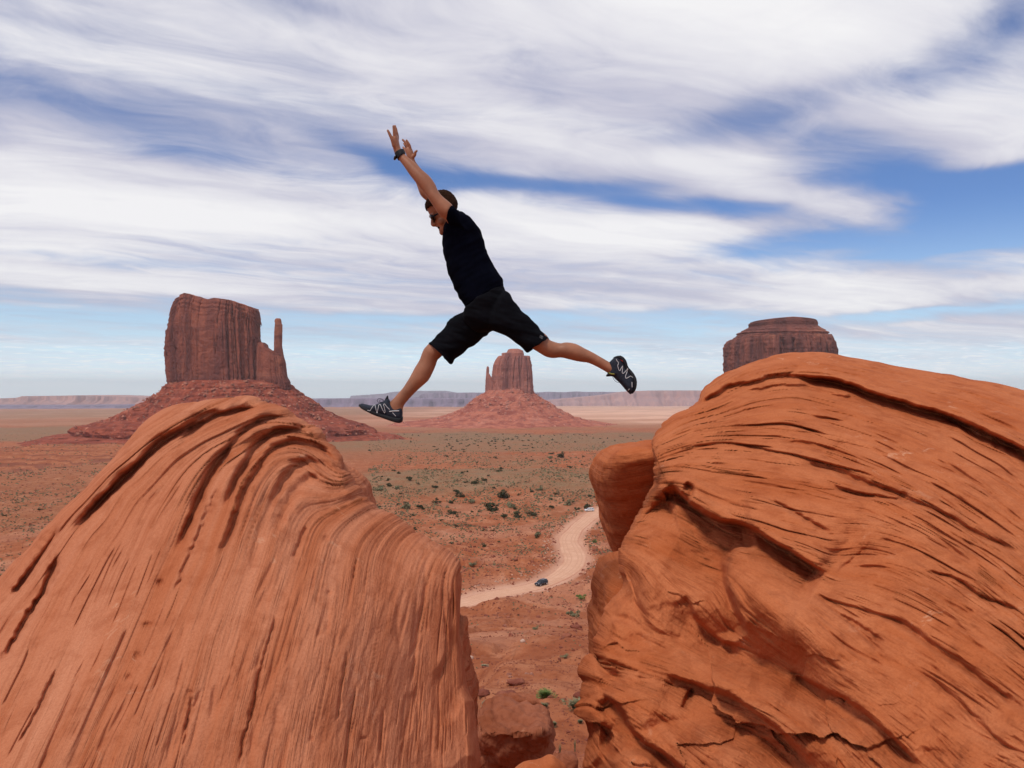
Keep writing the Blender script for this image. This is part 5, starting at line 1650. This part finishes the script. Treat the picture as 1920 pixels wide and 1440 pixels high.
def make_car(loc, rz, paint, label, cat, kind):
    t = empty('parked_car' if kind == 'minivan' else 'car', loc, rz)
    tag(t, label, cat)
    glass, tyre, rim, lamp, plate, red = M_cg, M_ct, M_cr, M_cl, M_cp, M_red
    if kind == 'suv':
        bodyst = [(2.32, .45, .80, .70, .66), (2.25, .32, .98, .86, .80), (1.9, .28, 1.06, .93, .88), (1.1, .27, 1.12, .94, .90), (.9, .27, 1.14, .94, .90), (-1.6, .27, 1.16, .95, .90), (-2.15, .32, 1.14, .92, .86), (-2.3, .45, 1.0, .84, .78)]
        cab = [(1.15, 1.06, 1.12, .84, .82), (.75, 1.06, 1.36, .86, .78), (.35, 1.06, 1.64, .87, .70), (.0, 1.06, 1.74, .88, .68), (-1.4, 1.06, 1.76, .88, .68), (-1.85, 1.06, 1.68, .87, .68), (-2.12, 1.06, 1.42, .86, .74), (-2.25, 1.06, 1.12, .84, .80)]
        L, roofz = 2.3, 1.76
    else:
        bodyst = [(2.50, .42, .72, .70, .64), (2.40, .30, .90, .88, .80), (1.9, .26, 1.02, .95, .88), (1.3, .25, 1.10, .97, .92), (-1.8, .25, 1.14, .98, .94), (-2.3, .30, 1.12, .95, .90), (-2.48, .42, 1.0, .88, .82)]
        cab = [(1.65, 1.0, 1.08, .86, .84), (1.2, 1.0, 1.36, .90, .80), (.75, 1.0, 1.62, .91, .74), (.35, 1.0, 1.74, .92, .70), (-1.6, 1.0, 1.76, .92, .70), (-2.1, 1.0, 1.68, .91, .70), (-2.35, 1.0, 1.40, .89, .78), (-2.45, 1.0, 1.12, .87, .82)]
        L, roofz = 2.5, 1.76
    add('body', pyd('body', body_loft(bodyst)), paint, t)
    add('cabin', pyd('cabin', body_loft(cab)), paint, t)
    # glass: slightly proud panes
    def pane(name, pts, off):
        m_ = pyd(name, ([list(p) for p in pts] + [[p[0] + off[0], p[1] + off[1], p[2] + off[2]] for p in pts],
                        [[0, 1, 2, 3], [4, 5, 6, 7], [0, 1, 5, 4], [1, 2, 6, 5], [2, 3, 7, 6], [3, 0, 4, 7]]), False)
        recalc(m_)
        return add(name, m_, glass, t)
    xs = (1.12, .38) if kind == 'suv' else (1.62, .80)
    pane('windscreen', [(xs[0] + .06, -.72, 1.14), (xs[0] + .06, .72, 1.14), (xs[1] + .08, .58, 1.62), (xs[1] + .08, -.58, 1.62)], (.04, 0, .03))
    xb = -2.2 if kind == 'suv' else -2.42
    pane('rear_window', [(xb - .03, -.66, 1.16), (xb - .03, .66, 1.16), (xb + .28, .56, 1.60), (xb + .28, -.56, 1.60)], (-.04, 0, .03))
    for sd_ in (-1, 1):
        spans = ((.80, .0), (-.08, -1.0), (-1.08, -1.95)) if kind == 'suv' else ((1.15, .35), (.25, -.85), (-.95, -2.1))
        for i, (xa, xb_) in enumerate(spans):
            top0 = xa - (.38 if i == 0 else 0)
            top1 = xb_ + (.12 if i == 2 else 0)
            wlo, whi = (.865, .755) if kind == 'suv' else (.915, .79)
            pane('side_window', [(xa, sd_ * (wlo + .01), 1.18), (xb_, sd_ * (wlo + .01), 1.18), (top1, sd_ * (whi + .01), 1.56), (top0, sd_ * (whi + .01), 1.56)], (0, sd_ * .03, 0))
    wx = 1.42 if kind == 'suv' else 1.58
    for x in (wx, -wx + .02):
        for sd_ in (-1, 1):
            w_ = add('wheel', pyd('wheel', wheel_mesh(.37, .24)), tyre, t)
            w_.location = (x, sd_ * .86, .37)
            r_ = add('rim', pyd('rim', wheel_mesh(.25, .26)), rim, w_)
            add('hub', pyd('hub', ellipsoid((0, sd_ * .10, 0), (.2, .035, .2), n=12, m=6)), rim, w_)
    for sd_ in (-1, 1):
        add('headlight', pyd('headlight', ellipsoid((L - .22, sd_ * .66, .84), (.17, .22, .10), n=12, m=6)), lamp, t)
        add('tail_light', pyd('tail_light', ellipsoid((-L + .12, sd_ * .76, 1.0), (.10, .12, .20), n=12, m=6)), red, t)
        add('mirror', pyd('mirror', ellipsoid((.85 if kind == 'suv' else 1.3, sd_ * 1.0, 1.16), (.07, .12, .08), n=10, m=6)), paint, t)
    add('grille', box_part(L - .10, L + .03, -.40, .40, .56, .78, .02), tyre, t)
    add('number_plate', box_part(L + .0, L + .05, -.17, .17, .42, .55), plate, t)
    if kind == 'suv':
        for sd_ in (-1, 1):
            add('roof_rail', pyd('roof_rail', tube([(.1, sd_ * .6, 1.78), (-.6, sd_ * .62, 1.82), (-1.6, sd_ * .6, 1.78)], [.02] * 3, 6)), rim, t)
    return t


M_cg = simple_mat('car_glass', (0.012, 0.014, 0.018), 0.06, 0.8, var=.05)
M_ct = simple_mat('tyre_rubber', (0.015, 0.015, 0.015), 0.85, 0.2)
M_cr = simple_mat('alloy', (0.60, 0.60, 0.62), 0.3, 0.5, metal=.6, var=.05)
M_cl = simple_mat('lamp_glass', (0.85, 0.85, 0.82), 0.1, 0.8, var=.02)
M_cp = simple_mat('plate_white', (0.75, 0.73, 0.70), 0.5, 0.4, var=.02)
M_red = simple_mat('tail_red', (0.30, 0.015, 0.01), 0.2, 0.6)
M_navy = simple_mat('dark_blue_paint', (0.010, 0.012, 0.025), 0.18, 0.7, var=.05)
M_white = simple_mat('white_paint', (0.80, 0.80, 0.79), 0.25, 0.6, var=.03)


def road_at(u, v):
    d = (RZ + .12) * -F / (v - HOR)
    return Vector(((u - 960) / F * d, d, RZ + .13))


c1 = make_car(road_at(1015, 1097), math.radians(180 + 48), M_navy, 'dark blue suv driving towards the viewer on the dirt road', 'car', 'suv')
c1.scale = (1.12, 1.12, 1.12)
c2 = make_car(road_at(1105, 958.5), math.radians(180 + 10), M_white, 'white minivan at the far bend of the dirt road beside a dark bush', 'car', 'minivan')
c2.scale = (1.06, 1.06, 1.06)


# ------------------------------------------------------------------ plants and stones
def leaf_mat(name, c1_, c2_):
    m, t, b = new_mat(name)
    oi = t.node('ShaderNodeObjectInfo').outputs['Random']
    geo = t.node('ShaderNodeNewGeometry').outputs['Position']
    n = t.noise(geo, 1.3, 3, 0.6)
    c = t.mix(t.ramp(n, [(0.3, 0.0), (0.7, 1.0)]), c1_, c2_)
    c = t.mix(t.math('MULTIPLY', oi, 0.35), c, (0.10, 0.085, 0.045))
    t.l.new(c, b.inputs['Base Color'])
    return m


M_jun = leaf_mat('juniper_leaves', (0.034, 0.036, 0.016), (0.070, 0.070, 0.030))
M_sage = leaf_mat('sage_leaves', (0.15, 0.145, 0.075), (0.29, 0.265, 0.15))
M_green = leaf_mat('fresh_green_leaves', (0.10, 0.145, 0.038), (0.22, 0.29, 0.085))
M_pale = leaf_mat('dry_pale_stems', (0.34, 0.27, 0.17), (0.46, 0.38, 0.25))
M_bark = simple_mat('grey_brown_bark', (0.12, 0.075, 0.05), 0.9, 0.1)


def crown(seed, n=420, leaf=0.16, flat=0.75, lobes=6):
    r = np.random.RandomState(seed)
    C = r.normal(size=(lobes, 3)) * np.array([.42, .42, .22]) + np.array([0, 0, .55 * flat])
    R = r.uniform(.28, .52, lobes)
    V, f = [], []
    for k in range(n):
        i = r.randint(lobes)
        d = r.normal(size=3)
        d /= np.linalg.norm(d)
        p = C[i] + d * R[i] * r.uniform(.7, 1.05) * np.array([1, 1, .8])
        if p[2] < 0.03:
            p[2] = 0.03 + r.uniform(0, .1)
        a = r.normal(size=3)
        a /= np.linalg.norm(a)
        b = np.cross(a, d)
        b /= max(1e-6, np.linalg.norm(b))
        s = leaf * r.uniform(.5, 1.2)
        o = len(V)
        V += [(p + a * s).tolist(), (p + b * s * .6).tolist(), (p - a * s * .7).tolist(), (p - b * s * .6).tolist()]
        f.append([o, o + 1, o + 2, o + 3])
    return V, f


def trunkm(seed):
    r = np.random.RandomState(seed)
    ps = []
    for k in range(4):
        a = r.uniform(0, 6.28)
        ps.append(tube([(0, 0, -.15), (.1 * math.cos(a), .1 * math.sin(a), .2), (.35 * math.cos(a), .35 * math.sin(a), .6)], [.06, .045, .02], 6))
    return join(ps)


crowns = [pyd('crown', crown(100 + i, n=380), False) for i in range(5)]
for c in crowns:
    c.materials.append(M_jun)
trunks = [pyd('trunk', trunkm(200 + i)) for i in range(3)]
for c in trunks:
    c.materials.append(M_bark)


def ground_hit(u, v, lo=14.0, hi=6000.0):
    """where the line of sight through u,v meets the ground"""
    d = np.exp(np.linspace(math.log(lo), math.log(hi), 900))
    x = (u - 960) / F * d
    z = ground_z(x, d)
    ray = (HOR - v) / F * d
    i = np.argmax(ray <= z)
    if i == 0:
        return None
    a = (z[i - 1] - ray[i - 1])
    b = (z[i] - ray[i])
    t = -a / (b - a) if b != a else 0
    dd = d[i - 1] + (d[i] - d[i - 1]) * t
    return Vector(((u - 960) / F * dd, dd, (HOR - v) / F * dd))


NAMED = [  # u, v of the foot, width in picture pixels, label
    (1100.5, 953.5, 12, 'round dark juniper bush directly behind the white minivan'),
    (925.5, 958, 21, 'largest dark juniper in the middle of the valley, a double crown left of centre'),
    (918, 949, 12, 'small dark juniper touching the upper left of the largest juniper'),
    (946, 934, 19, 'wide dark juniper just above and right of the largest one'),
    (957.5, 951, 15, 'grey green bush right of the largest juniper'),
    (858, 925, 11, 'dark juniper, upper left one of a close pair below the green dune'),
    (867.5, 931.5, 12, 'dark juniper, lower right one of a close pair below the green dune'),
    (882, 943, 14, 'greyish juniper right below the close pair'),
    (848, 943.5, 10, 'small dark juniper left below the close pair'),
    (848.5, 963.5, 13, 'dark round juniper alone below the close pair'),
    (945, 971, 13, 'leftmost of three junipers in a row below the largest one'),
    (972, 970.5, 15, 'middle of three junipers in a row below the largest one'),
    (997, 967.5, 14, 'rightmost and tallest of three junipers in a row below the largest one'),
    (1012, 919, 10, 'greyish juniper high on the right slope of the green dune'),
    (1042.5, 927.5, 7, 'small black juniper standing alone right of the dune'),
    (1035, 953.5, 9, 'small round juniper left of the white minivan in bare red sand'),
    (1064, 947, 15, 'olive leaning bush left of the white minivan'),
    (1081.5, 956, 8, 'reddish dark small bush just left of the white minivan'),
    (891.5, 907, 11, 'dark flat juniper at the upper left of the green dune'),
    (908, 901.5, 9, 'dark juniper on the crest of the green dune'),
    (769, 901, 12, 'dark juniper beside the left rock knob, highest one there'),
    (731.5, 912, 9, 'small juniper close to the left rock, above the slope'),
    (746.5, 915.5, 10, 'olive juniper second from the left rock'),
    (711.5, 919, 11, 'olive juniper nearest to the left rock'),
    (815, 914.5, 8, 'small dark juniper midway between the left rock and the close pair'),
    (787.5, 953.5, 11, 'dark juniper just above the left rock slope'),
    (760, 953, 16, 'wide low grey bush touching the left rock slope'),
    (818.5, 944, 10, 'brown green bush between the left rock and the close pair'),
    (906, 1025, 9, 'small green bush low on the red slope beside the left rock edge'),
    (886, 1060, 11, 'grey green bush at the right edge of the left rock'),
    (1008, 1006, 12, 'olive bush on the slope left of the road bend'),
    (1113, 1017, 9, 'bright green bush right of the road bend'),
    (1090, 1122, 12, 'bright green bush on the red slope below the road'),
    (1054, 858, 13, 'dark juniper clump on the plain right of centre'),
    (1034, 852, 7, 'small dark juniper on the plain left of the right hand clump'),
    (1031, 861, 9, 'greyish juniper below the small one on the plain'),
    (931, 860, 6, 'lone tiny dark bush on the red plain'),
    (1076, 1156, 16, 'sage green bush half way down the gap near the right rock'),
    (1005, 1180, 9, 'low grey sage bush in the middle of the gap slope'),
    (1059, 1232, 10, 'low grey sage bush near the right side of the gap'),
]
GJ = 'junipers and bushes scattered over the valley'
for i, (u, v, w, lab) in enumerate(NAMED):
    p = ground_hit(u, v)
    if p is None:
        continue
    s = w / F * p.y
    t = empty('juniper_bush', p, RNG.uniform(0, 6.28))
    sage = any(k in lab for k in ('grey', 'sage', 'olive'))
    grn = 'bright green' in lab
    tag(t, lab, 'bush', GJ)
    c = add('crown', crowns[i % 5] if not (sage or grn) else crowns[i % 5].copy(), None, t)
    if sage or grn:
        c.data.materials[0] = M_green if grn else M_sage
    k = s / 1.35
    c.scale = (k, k, k * RNG.uniform(.8, 1.05))
    c2_ = add('trunk', trunks[i % 3], None, t)
    c2_.scale = (k, k, k)
print('named bushes', time.process_time())

# scattered smaller junipers : places first, then copies
spots = []
while len(spots) < 150:
    u = RNG.uniform(690, 1230) if RNG.rand() < .8 else RNG.uniform(-40, 320)
    v = 733 + (RNG.uniform(0, 1) ** 1.1) * 220 + 92
    if u < 320 and v < 930: continue
    if u > 320 and 800 < v < 1010:
        dens = pn(u / 40, v / 14, 3.3)
        if dens < RNG.uniform(-.4, .3): continue
    if v > 1010 and RNG.rand() < .6: continue
    spots.append((u, v))
spots += [(920 + RNG.normal() * 55, 831 + RNG.normal() * 5) for _ in range(60)]
spots += [(RNG.uniform(700, 1220), 814 + RNG.uniform(0, 10)) for _ in range(45)]


def hits(arr):
    arr = np.array(arr)
    d = np.exp(np.linspace(math.log(14), math.log(6000), 420))
    out = []
    for k in range(0, len(arr), 2000):
        a = arr[k:k + 2000]
        x = (a[:, 0:1] - 960) / F * d[None]
        y = np.broadcast_to(d[None], x.shape)
        z = ground_z_fast(x, y)
        ray = (HOR - a[:, 1:2]) / F * d[None]
        i = np.argmax(ray <= z, axis=1)
        i = np.maximum(i, 1)
        r = np.arange(len(a))
        g0 = z[r, i - 1] - ray[r, i - 1]
        g1 = z[r, i] - ray[r, i]
        t = np.clip(-g0 / np.where(g1 == g0, 1, g1 - g0), 0, 1)
        dd = d[i - 1] + (d[i] - d[i - 1]) * t
        px, py = (a[:, 0] - 960) / F * dd, dd
        out.append(np.stack([px, py, ground_z(px, py), road_dist(px, py)], -1))
    return np.concatenate(out)


_gx = np.linspace(-3200, 3200, 10)


def ground_z_fast(x, y):
    d = np.sqrt(x * x + y * y)
    z = np.interp(d, PD, PZ)
    return z + 9.0 * np.exp(-(((x - 40) / 150) ** 2 + ((y - 590) / 90) ** 2)) + 4.2 * np.exp(-(((x + 2) / 11) ** 2 + ((y - 222) / 9) ** 2))


hp = hits(spots)
proto = None
for k, (x, y, z, rd) in enumerate(hp):
    if rd < 8 or y > 2600: continue
    if proto is None:
        proto = empty('desert_bush', (x, y, z))
        tag(proto, 'small dark desert bush scattered on the plain', 'bush', 'small bushes dotted over the desert plain')
        root = proto
    else:
        root = proto.copy()
        COL.objects.link(root)
        root.location = (x, y, z)
    root['label'] = ('small dark bush on the flat plain below the middle butte' if y > 1150 and x > -200 else 'small dark bush on the green dune behind the road' if y > 470 and x > -200 else
                     'small dark bush on the red slopes on either side of the dirt road' if x > -150 else 'small dark bush on the red flats left of the left rock')
    w = RNG.uniform(3.0, 6.5) * (1.25 if y < 700 else 1.0)
    s = min(w / F * y, 4.2) / 1.55
    c = add('crown', crowns[k % 5], None, root)
    c.scale = (s, s, s * RNG.uniform(.7, 1))
    c.rotation_euler = (0, 0, RNG.uniform(0, 6.28))

# low scrub and stones nobody could count
def scatter_mesh(name, pts, sizes, mat, kind='blob', seed=0):
    r = np.random.RandomState(seed)
    n = len(pts)
    if kind == 'blob':      # low tuft: five crossed leaf faces in a dome
        base = []
        for k in range(7):
            a = k * 2.4
            base.append([(math.cos(a) * .5 - math.sin(a) * .35, math.sin(a) * .5 + math.cos(a) * .35, 0), (math.cos(a) * .5 + math.sin(a) * .35, math.sin(a) * .5 - math.cos(a) * .35, 0.02), (math.cos(a) * .22, math.sin(a) * .22, .62), (math.cos(a + .5) * .3, math.sin(a + .5) * .3, .5)])
        B = np.array(base).reshape(-1, 3)
        Qf = np.arange(28).reshape(-1, 4)
    else:                   # angular stone
        B = np.array([(-.5, -.4, -.2), (.5, -.45, -.2), (.45, .5, -.2), (-.5, .4, -.2), (-.35, -.25, .35), (.3, -.3, .42), (.32, .3, .3), (-.3, .3, .38)])
        Qf = np.array([[0, 1, 5, 4], [1, 2, 6, 5], [2, 3, 7, 6], [3, 0, 4, 7], [4, 5, 6, 7]])
    m = len(B)
    ang = r.uniform(0, 6.28, n)
    ca, sa = np.cos(ang), np.sin(ang)
    jit = 1 + 0.35 * r.uniform(-1, 1, (n, m, 3))
    Bv = B[None] * jit
    X = Bv[..., 0] * ca[:, None] - Bv[..., 1] * sa[:, None]
    Y = Bv[..., 0] * sa[:, None] + Bv[..., 1] * ca[:, None]
    Z = Bv[..., 2] * r.uniform(.6, 1.1, (n, 1))
    P = np.stack([X, Y, Z], -1) * sizes[:, None, None] + pts[:, None, :3]
    Qa = (Qf[None] + (np.arange(n) * m)[:, None, None]).reshape(-1, 4)
    return add(name, np_mesh(name, P.reshape(-1, 3), Qa, False), mat)


cand = []
while len(cand) < 15000:
    u = RNG.uniform(690, 1240) if RNG.rand() < .72 else RNG.uniform(-60, 340)
    v = RNG.uniform(812, 1300)
    p = 0.9 if v < 1000 else 0.5 if v < 1080 else 0.12
    if pn(u / 60, v / 18, 9.9) + .35 < RNG.uniform(0, .7): continue
    if RNG.rand() > p: continue
    cand.append((u, v))
hp = hits(cand)
hp = hp[(hp[:, 3] > 7) & (hp[:, 1] < 2500) & (hp[:, 1] > 60)]
sz = np.minimum(RNG.uniform(1.2, 3.6, len(hp)) / F * hp[:, 1], 1.7)
g = RNG.rand(len(hp))
tag(scatter_mesh('scrub', hp[g < .55], sz[g < .55], M_sage, 'blob', 1), 'low sage scrub covering the valley floor', 'scrub', None, 'stuff')
tag(scatter_mesh('dry_scrub', hp[g >= .55], sz[g >= .55], leaf_mat('brown_scrub', (0.10, 0.07, 0.04), (0.20, 0.13, 0.075)), 'blob', 2), 'brown dry scrub covering the valley floor', 'scrub', None, 'stuff')

cand = []
while len(cand) < 9000:
    u, v = RNG.uniform(855, 1180), RNG.uniform(985, 1440)
    if pn(u / 30, v / 12, 4.9) + .30 < RNG.uniform(0, .7): continue
    cand.append((u, v))
for _ in range(700):
    cand.append((1078 + RNG.normal() * 24, 1205 + RNG.normal() * 26))
for _ in range(380):
    cand.append((RNG.uniform(885, 1115), RNG.uniform(1225, 1310)))
for _ in range(300):
    cand.append((RNG.normal() * 40 + 950, 1262 + RNG.normal() * 16))
for _ in range(2600):
    cand.append((RNG.uniform(-40, 330), RNG.uniform(835, 1090)))
hp = hits(cand)
hp = hp[(hp[:, 3] > 5.5)]
M_stone = cliff_mat('red_stones', (0.33, 0.115, 0.068), (0.50, 0.26, 0.18), (0.20, 0.06, 0.04), 1.0, 3.0)
sz = RNG.uniform(.5, 1.0, len(hp)) ** 2 * 3.4 / F * hp[:, 1] * np.where(RNG.rand(len(hp)) < .06, 2.6, 1)
tag(scatter_mesh('stones', hp, np.minimum(sz, 1.6), M_stone, 'stone', 3), 'loose red stones on the slopes', 'stones', None, 'stuff')
# pale stones lining the road bend
rp, rs = [], []
for i in range(0, len(ROAD) - 1):
    for k in range(3):
        T = ROAD[i + 1] - ROAD[i]
        T = T / np.linalg.norm(T)
        sd_ = RNG.choice([-1, 1], p=[.3, .7])
        off = sd_ * RNG.uniform(7.2, 12)
        x, y = ROAD[i, 0] - T[1] * off + RNG.normal() * .8, ROAD[i, 1] + T[0] * off + RNG.normal() * .8
        rp.append((x, y, 0))
        rs.append(RNG.uniform(.3, .95))
rp = np.array(rp)
rp[:, 2] = ground_z(rp[:, 0], rp[:, 1])
tag(scatter_mesh('roadside_stones', rp, np.array(rs), simple_mat('pale_stones', (0.50, 0.28, 0.19), var=.35, scale=.6), 'stone', 4), 'pale stones lining the edge of the dirt road', 'stones', None, 'stuff')


# fallen blocks on the slopes below the buttes
for tal, mt, nn_, s0, s1, lab in ((bpy.data.objects['talus_slope'], simple_mat('talus_blocks', (0.40, 0.15, 0.09), var=.5, scale=.05), 1500, 2.5, 7.5, 'fallen blocks on the slope of the left butte'),
                            (bpy.data.objects['talus_slope.001'], simple_mat('talus_blocks_far', (0.52, 0.22, 0.15), var=.4, scale=.05), 900, 3.5, 9.0, 'fallen blocks on the slope of the middle butte')):
    vs_ = np.empty(len(tal.data.vertices) * 3, dtype=np.float32)
    tal.data.vertices.foreach_get('co', vs_)
    vs_ = vs_.reshape(-1, 3)
    mid_ = np.median(vs_[:, 1])
    vs_ = vs_[vs_[:, 1] < mid_]
    pk = vs_[RNG.randint(0, len(vs_), nn_)] + RNG.normal(size=(nn_, 3)) * np.array([4, 2, .5])
    o_ = scatter_mesh('fallen_blocks', pk, RNG.uniform(0, 1, nn_) ** 3 * (s1 - s0) + s0, mt, 'stone', 31)
    o_.parent = tal.parent
    o_['kind'] = 'stuff'
    o_['label'] = lab

# bigger stones and low ledges one can tell apart in the gap
def rock_lump(seed, rx, ry, rz_, n=16, m=9, rough=.25):
    V, q = ellipsoid((0, 0, 0), (1, 1, 1), n, m)
    V = np.array(V)
    k = 1 + rough * fbm(V[:, 0] * 1.3 + seed, V[:, 1] * 1.3, V[:, 2] * 1.3, 4) * 1.6
    st = np.sign(pn(V[:, 0] * 1.5 + seed, V[:, 1] * 1.5, 4)) * .06
    V = V * (k + st)[:, None] * np.array([rx, ry, rz_])
    return V.tolist(), q


for i, (u, v, w, h, lab) in enumerate([
        (968, 1282, 34, 12, 'dark flat ledge stone in the middle of the gap floor'),
        (980, 1204, 9, 8, 'pale round stone on the gap slope'),
        (906, 1302, 26, 13, 'red ledge stone at the foot of the left rock'),
        (950, 1305, 44, 12, 'long low red ledge above the blocky boulder'),
        (1088, 1306, 24, 12, 'reddish ledge stone beside the right rock foot'),
        (1080, 1178, 22, 10, 'dark broken stone near the right rock half way down the gap'),
        (1062, 1194, 20, 9, 'cluster stone left of the dark broken one'),
        (884, 1236, 7, 9, 'small white stone against the left rock edge'),
        (956, 1270, 7, 5, 'little round stone above the dark ledge')]):
    p = ground_hit(u, v)
    if p is None: continue
    s = p.y / F
    me = pyd('stone', rock_lump(i * 3.3, w / 2 * s, w / 2.5 * s, h / 2 * s))
    o = add('stone', me, M_stone if 'white' not in lab and 'pale' not in lab else simple_mat('pale_stone', (0.55, 0.36, 0.27)))
    o.location = p + Vector((0, 0, h * .2 * s))
    tag(o, lab, 'stone', 'loose stones in the gap')


def tuft(seed, n, h, spread, droop=.5, w=.012):
    r = np.random.RandomState(seed)
    V, f = [], []
    for k in range(n):
        a = r.uniform(0, 6.28)
        b = r.uniform(0, 6.28)
        rr_ = r.uniform(0, .25) * spread
        x0, y0 = rr_ * math.cos(b), rr_ * math.sin(b)
        L = h * r.uniform(.5, 1.0)
        o_ = r.uniform(.2, 1.0) * spread
        pts = []
        for t in (0, .35, .7, 1.0):
            pts.append((x0 + math.cos(a) * o_ * t ** 1.3, y0 + math.sin(a) * o_ * t ** 1.3, L * (t - droop * t * t * .5)))
        o = len(V)
        px_, py_ = -math.sin(a) * w, math.cos(a) * w
        for t, p in zip((1, .9, .6, .15), pts):
            V += [[p[0] + px_ * t, p[1] + py_ * t, p[2]], [p[0] - px_ * t, p[1] - py_ * t, p[2]]]
        for i in range(3):
            f.append([o + 2 * i, o + 2 * i + 1, o + 2 * i + 3, o + 2 * i + 2])
    return V, f


for i, (u, v, w, h, mat, lab, nm) in enumerate([
        (1022, 1309, 34, 17, M_green, 'bright green grassy bush in the gap above the boulder', 'green_bush'),
        (1081, 1332, 44, 24, M_sage, 'round grey green sagebrush beside the foot of the right rock', 'sagebrush'),
        (1020, 1329, 19, 12, M_sage, 'small dark sagebrush between the green bush and the boulder', 'sagebrush'),
        (911, 1327, 17, 14, M_pale, 'pale dry bush beside the left rock above the boulder', 'dry_bush'),
        (1038, 1363, 14, 11, M_sage, 'tiny sagebrush right beside the blocky boulder', 'sagebrush'),
        (1088, 1356, 12, 7, M_sage, 'tiny tuft below the round sagebrush at the right rock', 'sagebrush'),
        (907, 1251, 13, 6, M_pale, 'pale low tuft on the slope beside the left rock edge', 'dry_bush'),
        (983, 1314, 18, 9, M_pale, 'brownish dry tuft left of the bright green bush', 'dry_bush'),
        (1050, 1413, 22, 20, M_sage, 'thin upright grass blades at the bottom of the gap, left clump', 'grass_clump'),
        (1078, 1410, 16, 24, M_sage, 'thin upright grass blades at the bottom of the gap, right clump', 'grass_clump')]):
    p = ground_hit(u, v, lo=8)
    if p is None: continue
    s = p.y / F
    grass = nm == 'grass_clump'
    me = pyd('foliage', tuft(50 + i, 26 if grass else 420, h * s * 1.25, w * s * (.25 if grass else .5), .2 if grass else .6, .006 if grass else .016), False)
    t = empty(nm, p)
    add('foliage', me, mat, t)['kind'] = 'stuff'
    if not grass:
        cm = pyd('stems', crown(300 + i, n=260, leaf=.10), False)
        c = add('stems', cm, mat, t)
        c['kind'] = 'stuff'
        k = w * s / 1.7
        c.scale = (k, k, h * s / 1.1)
    tag(t, lab, 'grass' if grass else 'bush')


# ------------------------------------------------------------------ air
def build_haze():
    m = bpy.data.materials.new('air')
    m.use_nodes = True
    nt = m.node_tree
    nt.nodes.clear()
    out = nt.nodes.new('ShaderNodeOutputMaterial')
    vol = nt.nodes.new('ShaderNodeVolumePrincipled')
    vol.inputs['Color'].default_value = (0.98, 0.99, 1.0, 1)
    vol.inputs['Density'].default_value = HAZE
    vol.inputs['Anisotropy'].default_value = 0.2
    nt.links.new(vol.outputs[0], out.inputs['Volume'])
    import bmesh
    bm = bmesh.new()
    bmesh.ops.create_cube(bm, size=1)
    for v in bm.verts:
        v.co = Vector((v.co.x * 62000, v.co.y * 62000, -560 if v.co.z < 0 else 330))
    me = bpy.data.meshes.new('haze')
    bm.to_mesh(me)
    bm.free()
    tag(add('haze', me, m), None, None, None, 'stuff')


HAZE = 3.8e-5
build_haze()
